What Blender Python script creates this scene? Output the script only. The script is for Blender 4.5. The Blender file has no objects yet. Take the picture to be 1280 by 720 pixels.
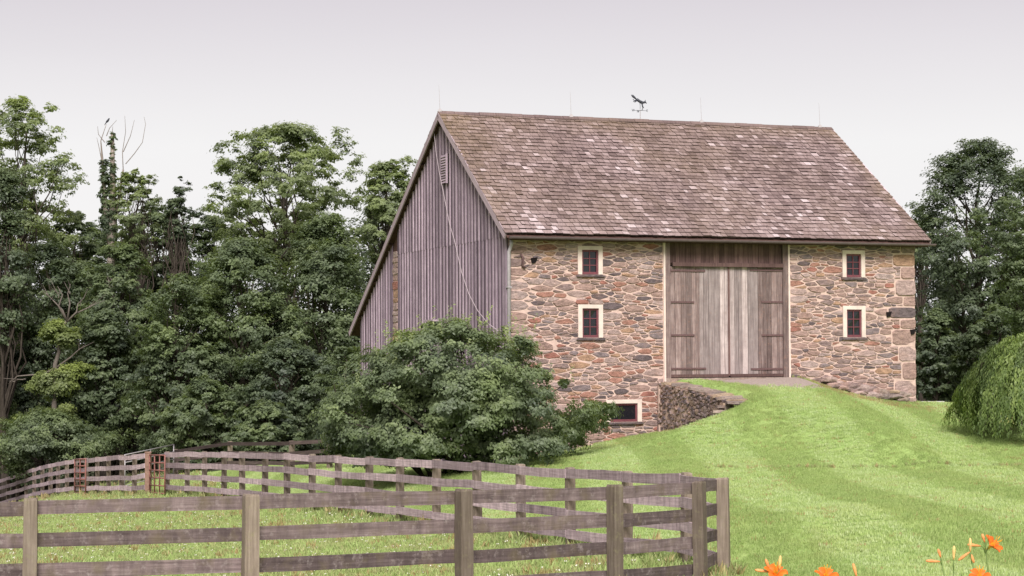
import bpy, bmesh, math, random
import numpy as np
from mathutils import Vector, Matrix

random.seed(7)
rng = np.random.default_rng(7)
S = bpy.context.scene
COL = S.collection
rad = math.radians

# ------------------------------------------------------------------ camera, sky, sun, exposure
F_PX, HOR, ROLL = 2445.0, 441.4, rad(-0.256)
PITCH = math.atan((HOR - 360) / F_PX)
ZC = 1.65                                    # eye height above the ground at the camera
cam = bpy.data.cameras.new('camera')
cam.sensor_width = 36.0
cam.lens = F_PX / 1280 * 36.0
cam.clip_start, cam.clip_end = 0.1, 8000
camo = bpy.data.objects.new('camera', cam)
COL.objects.link(camo)
CAM_M = Matrix.Translation((0, 0, ZC)) @ Matrix.Rotation(math.pi / 2 + PITCH, 4, 'X') @ Matrix.Rotation(ROLL, 4, 'Z')
camo.matrix_world = CAM_M
S.camera = camo

SUN_EL, SUN_AZ = rad(43), rad(3)            # overcast: a weak, very soft sun from behind the camera
sun_dir = Vector((math.cos(SUN_EL) * math.sin(SUN_AZ), -math.cos(SUN_EL) * math.cos(SUN_AZ), math.sin(SUN_EL)))
world = bpy.data.worlds.new('World')
S.world = world
world.use_nodes = True
wn = world.node_tree
wn.nodes.clear()
w_out = wn.nodes.new('ShaderNodeOutputWorld')
w_bg = wn.nodes.new('ShaderNodeBackground')
w_bg.inputs['Strength'].default_value = 0.1
sky = wn.nodes.new('ShaderNodeTexSky')
sky.sky_type = 'NISHITA'
sky.sun_disc = False
sky.sun_elevation = SUN_EL
sky.sun_rotation = math.pi - SUN_AZ
sky.air_density = 1.5
sky.dust_density = 6.0
tc = wn.nodes.new('ShaderNodeTexCoord')
sep = wn.nodes.new('ShaderNodeSeparateXYZ')
wn.links.new(tc.outputs['Generated'], sep.inputs[0])
ramp = wn.nodes.new('ShaderNodeValToRGB')   # cloud cover: pale at the skyline, a little greyer and more lilac above
ramp.color_ramp.elements[0].position = 0.0
ramp.color_ramp.elements[0].color = (0.955, 0.945, 0.95, 1)
e = ramp.color_ramp.elements.new(0.105); e.color = (0.90, 0.885, 0.895, 1)
ramp.color_ramp.elements[-1].position = 0.185
ramp.color_ramp.elements[-1].color = (0.685, 0.63, 0.675, 1)
wn.links.new(sep.outputs['Z'], ramp.inputs[0])
cl = wn.nodes.new('ShaderNodeTexNoise')
cl.inputs['Scale'].default_value = 2.2
cl.inputs['Detail'].default_value = 4
mp = wn.nodes.new('ShaderNodeMapping')
mp.inputs['Scale'].default_value = (1, 1, 5)
wn.links.new(tc.outputs['Generated'], mp.inputs[0])
wn.links.new(mp.outputs[0], cl.inputs['Vector'])
mr = wn.nodes.new('ShaderNodeMapRange')
mr.inputs['To Min'].default_value = 2.88
mr.inputs['To Max'].default_value = 3.14
wn.links.new(cl.outputs['Fac'], mr.inputs['Value'])
vm = wn.nodes.new('ShaderNodeVectorMath'); vm.operation = 'SCALE'
wn.links.new(ramp.outputs[0], vm.inputs[0])
wn.links.new(mr.outputs[0], vm.inputs['Scale'])
mixw = wn.nodes.new('ShaderNodeMix'); mixw.data_type = 'RGBA'
mixw.inputs['Factor'].default_value = 0.95
wn.links.new(sky.outputs[0], mixw.inputs['A'])
wn.links.new(vm.outputs[0], mixw.inputs['B'])
wn.links.new(mixw.outputs['Result'], w_bg.inputs['Color'])
wn.links.new(w_bg.outputs[0], w_out.inputs[0])

sl = bpy.data.lights.new('sun', 'SUN')
sl.energy = 1.5
sl.angle = rad(28)
sl.color = (1.0, 0.955, 0.94)
slo = bpy.data.objects.new('sun', sl)
slo.rotation_euler = sun_dir.to_track_quat('Z', 'Y').to_euler()
slo.location = (10, -10, 40)
COL.objects.link(slo)

S.view_settings.view_transform = 'Standard'
S.view_settings.look = 'None'
S.view_settings.exposure = 1.75
S.view_settings.gamma = 1.0

# ------------------------------------------------------------------ pixel <-> world helpers
CR, SR, CP, SP = math.cos(ROLL), math.sin(ROLL), math.cos(PITCH), math.sin(PITCH)
def W(px, py, d):
    """point at ground-plan depth d (metres ahead of the camera) on the ray of photo pixel px,py"""
    a, b = px - 640, py - 360
    u, v = a * CR + b * SR, -a * SR + b * CR
    Y = F_PX * CP + v * SP
    Z = F_PX * SP - v * CP
    k = d / Y
    return Vector((u * k, d, ZC + Z * k))
def PXL(p):
    """photo pixel of a world point"""
    X, Y, z = p[0], p[1], p[2] - ZC
    yc, zc = Y * CP + z * SP, -Y * SP + z * CP
    u, v = F_PX * X / yc, -F_PX * zc / yc
    return 640 + u * CR - v * SR, 360 + u * SR + v * CR

# barn frame: s along the stone front, t back along the gable, heights relative to the eye
TH = rad(20.753)
BX, BY = -0.093, 57.0
L_B, Z_E, OVL, OVR, OVF = 13.721, 3.505, 0.244, 0.36, 0.42
T_R, Z_R, T_B, Z_B, T_W = 5.675, 7.723, 16.037, 0.831, 15.262
D1, D2, Z_D = 4.964, 9.252, -0.775
def bw(s, t):
    return BX + s * math.cos(TH) - t * math.sin(TH), BY + s * math.sin(TH) + t * math.cos(TH)
def sx(px, z=0.0):
    """s on the front wall under photo column px"""
    lo, hi = -3.0, 20.0
    for _ in range(50):
        m = (lo + hi) / 2
        x, y = bw(m, 0)
        if PXL((x, y, z + ZC))[0] < px: lo = m
        else: hi = m
    return lo
def tx(px, z=1.0):
    lo, hi = -1.0, 20.0
    for _ in range(50):
        m = (lo + hi) / 2
        x, y = bw(0, m)
        if PXL((x, y, z + ZC))[0] > px: lo = m
        else: hi = m
    return lo
def zf(s, py):
    x, y = bw(s, 0)
    return W(640, py, y).z - ZC + 0.0 if False else W(PXL((x, y, ZC))[0], py, y).z - ZC

# ------------------------------------------------------------------ mesh helpers
def link(name, me, mat=None, parent=None, loc=None, rot=None):
    o = bpy.data.objects.new(name, me)
    COL.objects.link(o)
    if mat is not None and me is not None and not me.materials: me.materials.append(mat)
    if parent is not None: o.parent = parent
    if loc is not None: o.location = loc
    if rot is not None: o.rotation_euler = rot
    return o
def tag(o, label, cat, group=None):
    o['label'] = label; o['category'] = cat
    if group: o['group'] = group
    return o
def empty(name, loc, rz=0.0):
    o = bpy.data.objects.new(name, None)
    COL.objects.link(o); o.location = loc; o.rotation_euler = (0, 0, rz); o.empty_display_size = 0.3
    return o
class MB:
    """collects polygons, then links them as one mesh"""
    def __init__(s): s.v, s.f, s.r = [], [], []
    def poly(s, vs, faces, r=0.5):
        b = len(s.v); s.v += [tuple(v) for v in vs]
        for f in faces: s.f.append([b + i for i in f]); s.r.append(r)
    def box(s, x0, x1, y0, y1, z0, z1, r=0.5):
        s.poly([(x0,y0,z0),(x1,y0,z0),(x1,y1,z0),(x0,y1,z0),(x0,y0,z1),(x1,y0,z1),(x1,y1,z1),(x0,y1,z1)],
               [(0,3,2,1),(4,5,6,7),(0,1,5,4),(1,2,6,5),(2,3,7,6),(3,0,4,7)], r)
    def tube(s, pts, rads, n=6, r=0.5, cap=True):
        pts = [Vector(p) for p in pts]
        b = len(s.v); m = len(pts)
        ref = Vector((0.31, 0.2, 0.93)) if abs((pts[-1]-pts[0]).normalized().z) < 0.8 else Vector((1, 0.1, 0))
        for i, p in enumerate(pts):
            d = (pts[min(i+1, m-1)] - pts[max(i-1, 0)]).normalized()
            a = d.cross(ref).normalized(); c = d.cross(a)
            for k in range(n):
                an = 2 * math.pi * k / n
                q = p + (a * math.cos(an) + c * math.sin(an)) * rads[i]
                s.v.append(tuple(q))
        for i in range(m - 1):
            for k in range(n):
                k2 = (k + 1) % n
                s.f.append([b+i*n+k, b+i*n+k2, b+(i+1)*n+k2, b+(i+1)*n+k]); s.r.append(r)
        if cap:
            s.f.append([b + k for k in range(n)][::-1]); s.r.append(r)
            s.f.append([b + (m-1)*n + k for k in range(n)]); s.r.append(r)
    def mesh(s, name, attr=True):
        me = bpy.data.meshes.new(name)
        me.from_pydata(s.v, [], s.f)
        if attr:
            a = me.attributes.new('rnd', 'FLOAT', 'FACE')
            a.data.foreach_set('value', np.array(s.r, dtype=np.float32))
        me.update()
        return me
    def build(s, name, mat, parent=None, smooth=False, loc=None):
        me = s.mesh(name)
        if smooth: me.polygons.foreach_set('use_smooth', [True] * len(me.polygons))
        return link(name, me, mat, parent, loc)

# ------------------------------------------------------------------ material helpers
def nd(nt, typ, ins=None, **props):
    n = nt.nodes.new(typ)
    for k, v in props.items(): setattr(n, k, v)
    if ins:
        for k, v in ins.items():
            if isinstance(v, bpy.types.NodeSocket): nt.links.new(v, n.inputs[k])
            else: n.inputs[k].default_value = v
    return n
def newmat(name, rough=0.85, spec=0.25):
    m = bpy.data.materials.new(name); m.use_nodes = True
    nt = m.node_tree; b = nt.nodes['Principled BSDF']
    b.inputs['Roughness'].default_value = rough
    b.inputs['Specular IOR Level'].default_value = spec
    return m, nt, b
def rampn(nt, fac, stops, interp='LINEAR'):
    n = nd(nt, 'ShaderNodeValToRGB')
    cr = n.color_ramp; cr.interpolation = interp
    while len(cr.elements) < len(stops): cr.elements.new(0.5)
    for el, (p, c) in zip(cr.elements, stops):
        el.position = p; el.color = (*c, 1)
    nt.links.new(fac, n.inputs[0])
    return n.outputs[0]
def mixc(nt, fac, a, b, blend='MIX'):
    n = nd(nt, 'ShaderNodeMix', data_type='RGBA', blend_type=blend)
    for k, v in (('Factor', fac), ('A', a), ('B', b)):
        if isinstance(v, bpy.types.NodeSocket): nt.links.new(v, n.inputs[k])
        else: n.inputs[k].default_value = v if k == 'Factor' else (*v, 1)
    return n.outputs['Result']
def maprange(nt, val, a, b, c=0.0, d=1.0):
    return nd(nt, 'ShaderNodeMapRange', {'Value': val, 'From Min': a, 'From Max': b, 'To Min': c, 'To Max': d}).outputs[0]
def bump(nt, b, h, strength=0.5, dist=0.02):
    n = nd(nt, 'ShaderNodeBump', {'Height': h, 'Strength': strength, 'Distance': dist})
    nt.links.new(n.outputs[0], b.inputs['Normal'])
def noise(nt, vec, scale, detail=4, rough=0.6):
    return nd(nt, 'ShaderNodeTexNoise', {'Vector': vec, 'Scale': scale, 'Detail': detail, 'Roughness': rough}).outputs['Fac']

def wood(name, dark, mid, light, axis='X', lichen=None, lich_amt=0.5, foot=None, k=1.0, patch=0.55, cross=0.0):
    m, nt, b = newmat(name, 0.9, 0.12)
    tcn = nd(nt, 'ShaderNodeTexCoord'); oi = nd(nt, 'ShaderNodeObjectInfo')
    off = nd(nt, 'ShaderNodeMath', {0: oi.outputs['Random'], 1: 57.0}, operation='MULTIPLY').outputs[0]
    add = nd(nt, 'ShaderNodeVectorMath', {0: tcn.outputs['Object'], 1: off}, operation='ADD').outputs[0]
    sc = {'X': (0.9, 22, 22), 'Y': (22, 0.9, 22), 'Z': (22, 22, 0.9)}[axis]
    mp_ = nd(nt, 'ShaderNodeMapping', {'Vector': add, 'Scale': tuple(k * q for q in sc)}).outputs[0]
    g = noise(nt, mp_, 1.6, 6, 0.7)
    col = rampn(nt, g, [(0.28, dark), (0.5, mid), (0.74, light)])
    p = noise(nt, add, 2.6, 5, 0.65)
    col = mixc(nt, maprange(nt, p, 0.35, 0.7, 0.0, patch), col, dark)
    obj = mixc(nt, oi.outputs['Random'], (0.66, 0.65, 0.65), (1.28, 1.27, 1.26))
    col = mixc(nt, 1.0, col, obj, 'MULTIPLY')
    if cross:
        cm = nd(nt, 'ShaderNodeMapping', {'Vector': add, 'Scale': (9, 1.2, 1.2)}).outputs[0]
        cv_ = maprange(nt, noise(nt, cm, 1.0, 5, 0.7), 0.3, 0.7, 1 - cross, 1 + cross)
        col = mixc(nt, 1.0, col, nd(nt, 'ShaderNodeCombineXYZ', {0: cv_, 1: cv_, 2: cv_}).outputs[0], 'MULTIPLY')
    if lichen:
        q = noise(nt, add, 13, 5, 0.7)
        col = mixc(nt, maprange(nt, q, 0.54, 0.72, 0.0, lich_amt), col, lichen)
    if foot:
        q = noise(nt, add, 3.5, 3)
        col = mixc(nt, maprange(nt, q, 0.5, 0.7, 0.0, 0.5), col, foot)
    nt.links.new(col, b.inputs['Base Color'])
    bump(nt, b, g, 0.6, 0.008)
    return m

def stone_mat(name, stops, rough=0.9, dull=1.0):
    m, nt, b = newmat(name, rough, 0.2)
    at = nd(nt, 'ShaderNodeAttribute', attribute_name='rnd').outputs['Fac']
    g = nd(nt, 'ShaderNodeNewGeometry').outputs['Position']
    col = rampn(nt, at, stops, 'CONSTANT')
    mp_ = nd(nt, 'ShaderNodeMapping', {'Vector': g, 'Scale': (1, 1, 2.6)}).outputs[0]
    n1 = noise(nt, mp_, 5.5, 6, 0.7)
    n2 = noise(nt, g, 26, 5, 0.7)
    n3 = noise(nt, g, 3.1, 4, 0.6)
    col = mixc(nt, maprange(nt, n3, 0.50, 0.74, 0.0, 0.45), col, (0.33, 0.195, 0.145))
    v = maprange(nt, n1, 0.28, 0.74, 0.42 * dull, 1.42 * dull)
    vv = nd(nt, 'ShaderNodeCombineXYZ', {0: v, 1: v, 2: v}).outputs[0]
    col = mixc(nt, 1.0, col, vv, 'MULTIPLY')
    v2 = maprange(nt, n2, 0.3, 0.7, 0.78, 1.2)
    vv = nd(nt, 'ShaderNodeCombineXYZ', {0: v2, 1: v2, 2: v2}).outputs[0]
    col = mixc(nt, 1.0, col, vv, 'MULTIPLY')
    nt.links.new(col, b.inputs['Base Color'])
    hh = nd(nt, 'ShaderNodeMath', {0: n1, 1: n2}, operation='ADD').outputs[0]
    bump(nt, b, hh, 0.8, 0.03)
    return m

def plain(name, col, rough=0.7, spec=0.3, metal=0.0, var=0.25, scale=9, bmp=0.2):
    m, nt, b = newmat(name, rough, spec)
    b.inputs['Metallic'].default_value = metal
    g = nd(nt, 'ShaderNodeTexCoord').outputs['Object']
    n = noise(nt, g, scale, 5, 0.7)
    lo = tuple(c * (1 - var) for c in col); hi = tuple(min(1, c * (1 + var)) for c in col)
    nt.links.new(rampn(nt, n, [(0.3, lo), (0.7, hi)]), b.inputs['Base Color'])
    if bmp: bump(nt, b, n, bmp, 0.01)
    return m

def leafmat(name, c0, c1, c2, trans=0.35, rough=0.5):
    m, nt, b = newmat(name, rough, 0.45)
    at = nd(nt, 'ShaderNodeAttribute', attribute_name='rnd').outputs['Fac']
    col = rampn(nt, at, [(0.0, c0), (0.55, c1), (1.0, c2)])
    g = nd(nt, 'ShaderNodeNewGeometry').outputs['Position']
    n = noise(nt, g, 0.55, 3, 0.6)
    v = maprange(nt, n, 0.3, 0.7, 0.75, 1.3)
    vv = nd(nt, 'ShaderNodeCombineXYZ', {0: v, 1: v, 2: maprange(nt, n, 0.3, 0.7, 0.95, 1.05)}).outputs[0]
    col = mixc(nt, 1.0, col, vv, 'MULTIPLY')
    nt.links.new(col, b.inputs['Base Color'])
    tr = nd(nt, 'ShaderNodeBsdfTranslucent')
    tcol = mixc(nt, 1.0, col, (1.1, 1.15, 0.6), 'MULTIPLY')
    nt.links.new(tcol, tr.inputs['Color'])
    mx = nd(nt, 'ShaderNodeMixShader', {0: trans})
    nt.links.new(b.outputs[0], mx.inputs[1]); nt.links.new(tr.outputs[0], mx.inputs[2])
    nt.links.new(mx.outputs[0], nt.nodes['Material Output'].inputs['Surface'])
    return m

# ------------------------------------------------------------------ fences (positions first: the terrain hangs on them)
GAP, TOPH = 0.34, 1.40                       # rail pitch, post height
near_px = [(-240, 630, 20.4), (37, 623, 20.8), (312, 617.5, 21.3), (580, 611.5, 22.5), (768, 606, 23.7), (875, 601.5, 25.0), (904, 597, 27.1)]
near_posts = [W(*a) for a in near_px]
back_px = [(857,591),(783,588.5),(713,584.5),(651,580),(597,576.5),(545,574),(500,572),(461,570.5),(423,569),(390,567.5),
           (359,566),(331,565),(303,564.3),(280,564.3),(256,564.2),(234,564.2),(209,564.5)]
left_px = [(184,565),(168,568),(152,568.5),(136,570),(122,571),(108,572.5),(95,573.5),(84,575.5),(73,577.5),(63,580),(53,582.3),
           (43,585),(33,588.3),(22,592),(10,596),(-3,600),(-17,604)]
def chain(start, pxs, step):
    d, X = start.y, start.x
    out = []
    for px, py in pxs:
        q = W(px, py, 1.0); a = q.x
        A, B, C = a*a + 1, -2*(a*X + d), X*X + d*d - step**2
        disc = max(B*B - 4*A*C, 0)
        d = (-B + math.sqrt(disc)) / (2*A); X = a * d
        out.append(W(px, py, d))
    return out
back_posts = chain(near_posts[-1], back_px, 2.2)
left_posts = chain(back_posts[-1], left_px[:1], 1.6)
left_posts += chain(left_posts[-1], left_px[1:], 2.0)

# ------------------------------------------------------------------ terrain
ctrl = []
def cp(v): ctrl.append((v[0], v[1], v[2]))
for p in near_posts + back_posts + left_posts:
    cp((p.x, p.y, p.z - TOPH))
for x, y, z in [(0,0,0),(-8,0,-.3),(8,0,.25),(0,-12,.5),(-15,-10,-.2),(15,-10,.8),(2.6,11,-.42),(-6,12,-.85),(8,12,-.1),(-14,22,-1.5),(-20,40,-2.6),(14,22,-.35)]:
    cp((x, y, z))
for px, py, d in [(1100,587,45),(920,589,44),(1280,583,45),(1240,530,53),(1165,509,67),(1280,538,57),(1280,720,21.5),(1100,720,23),
                  (780,548,57.0),(700,574,56),(1060,545,51),(620,583,52),(500,590,55),(1144,507,61.5),(840,560,50),(800,590,45),
                  (250,594,70),(330,592,70),(400,585,68),(450,570,73),(300,585,90),(100,606,88),(0,620,112),(1000,640,31),(1200,640,31.5),(1200,505,82),(1400,520,80)]:
    cp(W(px, py, d))
for x, y, z in [(-70,130,-6.5),(0,130,-4),(70,130,-2),(70,40,1.0),(70,-25,2),(-70,-25,-2),(-70,60,-6),(25,75,-.6),(3,66,-1.6),(12,75,-.9)]:
    cp((x, y, z))
ctrl = np.array(ctrl, float)
def tps(r2): return np.where(r2 > 1e-9, r2 * np.log(np.maximum(r2, 1e-9)), 0)
n = len(ctrl)
K = tps(((ctrl[:, None, :2] - ctrl[None, :, :2]) ** 2).sum(-1)) + np.eye(n) * 6.0
Pm = np.c_[np.ones(n), ctrl[:, :2]]
A_ = np.block([[K, Pm], [Pm.T, np.zeros((3, 3))]])
sol = np.linalg.solve(A_, np.r_[ctrl[:, 2], 0, 0, 0])
WING_S0, WING_S1, WING_LEN = sx(822, -1.3), sx(822, -1.3) + 0.55, 4.4
def terrain(X, Y):
    X = np.atleast_1d(np.asarray(X, float)); Y = np.atleast_1d(np.asarray(Y, float))
    x, y = np.clip(X, -70, 70), np.clip(Y, -25, 130)
    sh = x.shape; x, y = x.ravel(), y.ravel()
    out = np.empty_like(x)
    for i in range(0, len(x), 20000):
        a, b = x[i:i+20000], y[i:i+20000]
        r2 = (a[:, None] - ctrl[None, :, 0])**2 + (b[:, None] - ctrl[None, :, 1])**2
        out[i:i+20000] = tps(r2) @ sol[:n] + sol[n] + sol[n+1]*a + sol[n+2]*b
    # earth ramp up to the barn doors
    dx, dy = x - BX, y - BY
    s = dx * math.cos(TH) + dy * math.sin(TH); o = -(-dx * math.sin(TH) + dy * math.cos(TH))
    op = np.maximum(o, 0)
    rz = Z_D - 0.03 - 0.062 * op - 0.0035 * op**2
    rs = np.maximum(s - (D2 + 0.2) + 0.32 * op, 0)
    rz = rz - 0.98 * (1 - np.exp(-rs / 2.1)) * rs / (rs + .25)
    ls = np.maximum(WING_S0 + 0.56 - s, 0)
    kl = 0.28 + 8.0 / (1 + np.exp((o - WING_LEN - 0.2) * 5))
    rz = rz - ls * kl - np.where(o < -0.6, 4, 0)
    kk = 0.12
    hh = np.clip(0.5 + 0.5 * (rz + ZC - out) / kk, 0, 1)
    out = out * (1 - hh) + (rz + ZC) * hh + kk * hh * (1 - hh)
    out += 0.03 * np.sin(x * 1.1 + 1.3 * np.sin(y * .35)) * np.sin(y * .7 + .4)
    return out.reshape(sh)
def tz(x, y): return float(terrain(x, y)[0])

paddock_poly = np.array([(p.x, p.y) for p in near_posts + back_posts + left_posts] + [(-60, 110), (-60, 15)])
def in_poly(X, Y, poly):
    ins = np.zeros(X.shape, bool)
    j = len(poly) - 1
    for i in range(len(poly)):
        xi, yi = poly[i]; xj, yj = poly[j]
        c = ((yi > Y) != (yj > Y)) & (X < (xj - xi) * (Y - yi) / (yj - yi + 1e-12) + xi)
        ins ^= c; j = i
    return ins

def axis_coords(lo, hi, step, far):
    mid = np.arange(lo, hi + 1e-6, step)
    g = np.cumsum(step * 1.35 ** np.arange(1, 40)); g = g[g < far]
    return np.r_[(lo - g)[::-1], mid, hi + g]
gx = axis_coords(-34, 30, 0.23, 4000); gy = axis_coords(-6, 96, 0.23, 4000)
GX, GY = np.meshgrid(gx, gy)
GZ = terrain(GX, GY)
nx, ny = len(gx), len(gy)
me = bpy.data.meshes.new('ground')
me.vertices.add(nx * ny)
me.vertices.foreach_set('co', np.c_[GX.ravel(), GY.ravel(), GZ.ravel()].ravel().astype(np.float32))
ii = (np.arange(ny - 1)[:, None] * nx + np.arange(nx - 1)[None, :]).ravel()
quads = np.c_[ii, ii + 1, ii + nx + 1, ii + nx].astype(np.int32)
me.loops.add(len(quads) * 4); me.polygons.add(len(quads))
me.loops.foreach_set('vertex_index', quads.ravel())
me.polygons.foreach_set('loop_start', np.arange(0, len(quads) * 4, 4, dtype=np.int32))
me.polygons.foreach_set('use_smooth', np.ones(len(quads), bool))
me.update(calc_edges=True)
a = me.attributes.new('paddock', 'FLOAT', 'POINT')
a.data.foreach_set('value', in_poly(GX.ravel(), GY.ravel(), paddock_poly).astype(np.float32))
# bare earth under the wood and worn gravel at the barn door (shapes on the ground itself)
dx, dy = GX.ravel() - BX, GY.ravel() - BY
gs = dx * math.cos(TH) + dy * math.sin(TH); go = dx * math.sin(TH) - dy * math.cos(TH)
grav = np.exp(-((gs - 7.9) / 1.8) ** 4) * np.exp(-((go - 0.8) / 2.6) ** 2)
a = me.attributes.new('gravel', 'FLOAT', 'POINT'); a.data.foreach_set('value', grav.astype(np.float32))
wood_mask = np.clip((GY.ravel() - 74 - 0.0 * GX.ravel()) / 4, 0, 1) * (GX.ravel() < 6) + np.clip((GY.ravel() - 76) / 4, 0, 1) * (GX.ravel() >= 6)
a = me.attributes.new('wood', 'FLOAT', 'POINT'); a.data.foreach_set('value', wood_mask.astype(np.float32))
m, nt, b = newmat('turf', 0.95, 0.1)
pos = nd(nt, 'ShaderNodeNewGeometry').outputs['Position']
n1 = noise(nt, pos, 0.35, 5, 0.6); n2 = noise(nt, pos, 14, 5, 0.7); n3 = noise(nt, pos, 1.6, 4, 0.6)
lawn = mixc(nt, maprange(nt, n1, 0.35, 0.65), (0.245, 0.355, 0.105), (0.30, 0.395, 0.13))
pad = mixc(nt, maprange(nt, n3, 0.35, 0.65), (0.22, 0.29, 0.095), (0.33, 0.34, 0.14))
pa = nd(nt, 'ShaderNodeAttribute', attribute_name='paddock').outputs['Fac']
col = mixc(nt, pa, lawn, pad)
v = maprange(nt, n2, 0.3, 0.7, 0.7, 1.25)
col = mixc(nt, 1.0, col, nd(nt, 'ShaderNodeCombineXYZ', {0: v, 1: v, 2: v}).outputs[0], 'MULTIPLY')
ga = nd(nt, 'ShaderNodeAttribute', attribute_name='gravel').outputs['Fac']
gm = nd(nt, 'ShaderNodeMath', {0: ga, 1: maprange(nt, n3, 0.3, 0.7, -0.25, 0.35)}, operation='ADD').outputs[0]
gcol = mixc(nt, maprange(nt, n2, 0.3, 0.7), (0.24, 0.19, 0.165), (0.42, 0.35, 0.31))
col = mixc(nt, maprange(nt, gm, 0.4, 0.6), col, gcol)
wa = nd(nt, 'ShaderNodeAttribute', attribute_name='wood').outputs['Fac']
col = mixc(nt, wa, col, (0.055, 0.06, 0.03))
nt.links.new(col, b.inputs['Base Color'])
bump(nt, b, n2, 0.5, 0.04)
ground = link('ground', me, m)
ground['kind'] = 'structure'

# ------------------------------------------------------------------ materials
PAL = [(0.0, (0.355, 0.241, 0.208)), (0.24, (0.264, 0.191, 0.178)), (0.42, (0.394, 0.287, 0.260)), (0.56, (0.355, 0.184, 0.142)), (0.64, (0.144, 0.112, 0.115)),
       (0.71, (0.403, 0.253, 0.170)), (0.77, (0.226, 0.179, 0.180)), (0.87, (0.413, 0.313, 0.290)), (0.96, (0.336, 0.152, 0.120))]
M_STONE = stone_mat('fieldstone', PAL)
M_WING = stone_mat('dark_fieldstone', [(0, (0.22, 0.17, 0.168)), (0.3, (0.29, 0.222, 0.205)), (0.6, (0.175, 0.14, 0.145)), (0.8, (0.33, 0.24, 0.195))], dull=1.0)
M_CAP = stone_mat('cap_stone', [(0, (0.25, 0.2, 0.18)), (0.4, (0.34, 0.27, 0.23)), (0.8, (0.4, 0.3, 0.21))])
M_MORTAR = plain('lime_mortar', (0.56, 0.415, 0.355), 0.95, 0.1, var=0.22, scale=5, bmp=0.5)
M_MUD = plain('earth_mortar', (0.30, 0.21, 0.16), 0.95, 0.1, var=0.3, scale=7, bmp=0.5)
M_PLASTER = plain('cream_plaster', (0.66, 0.55, 0.485), 0.9, 0.1, var=0.14, scale=4, bmp=0.2)
M_SASH = plain('oxblood_paint', (0.155, 0.05, 0.06), 0.6, 0.3, var=0.2)
M_GABLE = wood('gable_boards', (0.092, 0.068, 0.09), (0.19, 0.143, 0.18), (0.31, 0.244, 0.295), 'Z')
M_BATTEN = wood('gable_battens', (0.25, 0.193, 0.235), (0.41, 0.325, 0.38), (0.55, 0.455, 0.51), 'Z')
M_DOOR = wood('door_boards', (0.10, 0.07, 0.066), (0.24, 0.18, 0.168), (0.42, 0.345, 0.325), 'Z', lichen=(0.36, 0.2, 0.14), lich_amt=0.45, k=0.8)
M_DOORL = wood('door_boards_worn', (0.19, 0.152, 0.148), (0.40, 0.336, 0.322), (0.58, 0.51, 0.49), 'Z', lichen=(0.30, 0.19, 0.15), lich_amt=0.35, k=0.8)
M_DOORD = wood('header_boards', (0.075, 0.045, 0.042), (0.14, 0.088, 0.08), (0.22, 0.145, 0.13), 'Z', k=0.8)
M_BARGE = wood('barge_board', (0.36, 0.28, 0.32), (0.50, 0.40, 0.44), (0.62, 0.51, 0.55), 'X')
M_SOFFIT = plain('old_sheathing', (0.085, 0.05, 0.042), 0.95, 0.05)
M_IRON = plain('rusty_iron', (0.12, 0.07, 0.068), 0.75, 0.3, var=0.4, scale=25)
M_DARKIRON = plain('dark_iron', (0.03, 0.032, 0.045), 0.5, 0.5, var=0.3)
M_GALV = plain('galvanised_steel', (0.40, 0.37, 0.38), 0.5, 0.5, metal=0.3, var=0.15)
M_GUTTER = plain('painted_gutter', (0.12, 0.09, 0.09), 0.6, 0.3, var=0.2)
M_RED = plain('red_oxide_paint', (0.235, 0.098, 0.082), 0.65, 0.3, var=0.35, scale=12)
M_RUSTPOST = plain('rusty_gate_post', (0.25, 0.155, 0.118), 0.8, 0.2, var=0.35)
M_DARK = plain('painted_dark', (0.015, 0.012, 0.012), 0.9, 0.05)  # near-black colour paints in the darkness of interior, vent, hatch and holes
M_RAIL = wood('weathered_rail', (0.085, 0.063, 0.063), (0.152, 0.116, 0.115), (0.25, 0.197, 0.196), 'X', lichen=(0.42, 0.36, 0.35), lich_amt=0.42, cross=.3, foot=(0.15, 0.12, 0.07))
M_RAIL2 = wood('sunbleached_rail', (0.25, 0.185, 0.205), (0.44, 0.345, 0.37), (0.58, 0.475, 0.50), 'X', lichen=(0.17, 0.125, 0.14), lich_amt=0.5, patch=.3, cross=.38)
M_POST = wood('weathered_post', (0.13, 0.103, 0.08), (0.225, 0.18, 0.145), (0.34, 0.285, 0.235), 'Z', lichen=(0.24, 0.22, 0.12), lich_amt=0.5)
M_RAILD = wood('old_dark_rail', (0.05, 0.036, 0.034), (0.10, 0.075, 0.07), (0.17, 0.13, 0.12), 'X')
M_BARK = wood('bark', (0.035, 0.028, 0.022), (0.075, 0.062, 0.05), (0.13, 0.11, 0.09), 'Z', k=0.4)
M_DEAD = wood('dead_wood', (0.12, 0.10, 0.085), (0.22, 0.19, 0.165), (0.34, 0.3, 0.27), 'Z', k=0.4)
M_CABLE = plain('bare_cable', (0.42, 0.35, 0.37), 0.6, 0.3, var=0.05)
M_BENCH = plain('pale_stone', (0.66, 0.62, 0.62), 0.8, 0.2, var=0.12)

m, nt, b = newmat('window_glass', 0.06, 0.5)
pos = nd(nt, 'ShaderNodeNewGeometry').outputs['Position']
b.inputs['Base Color'].default_value = (0.012, 0.012, 0.016, 1)  # opaque near-black panes: the unlit interior painted into the glass
bump(nt, b, noise(nt, pos, 3.5, 2), 0.12, 0.03)
M_GLASS = m

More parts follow.
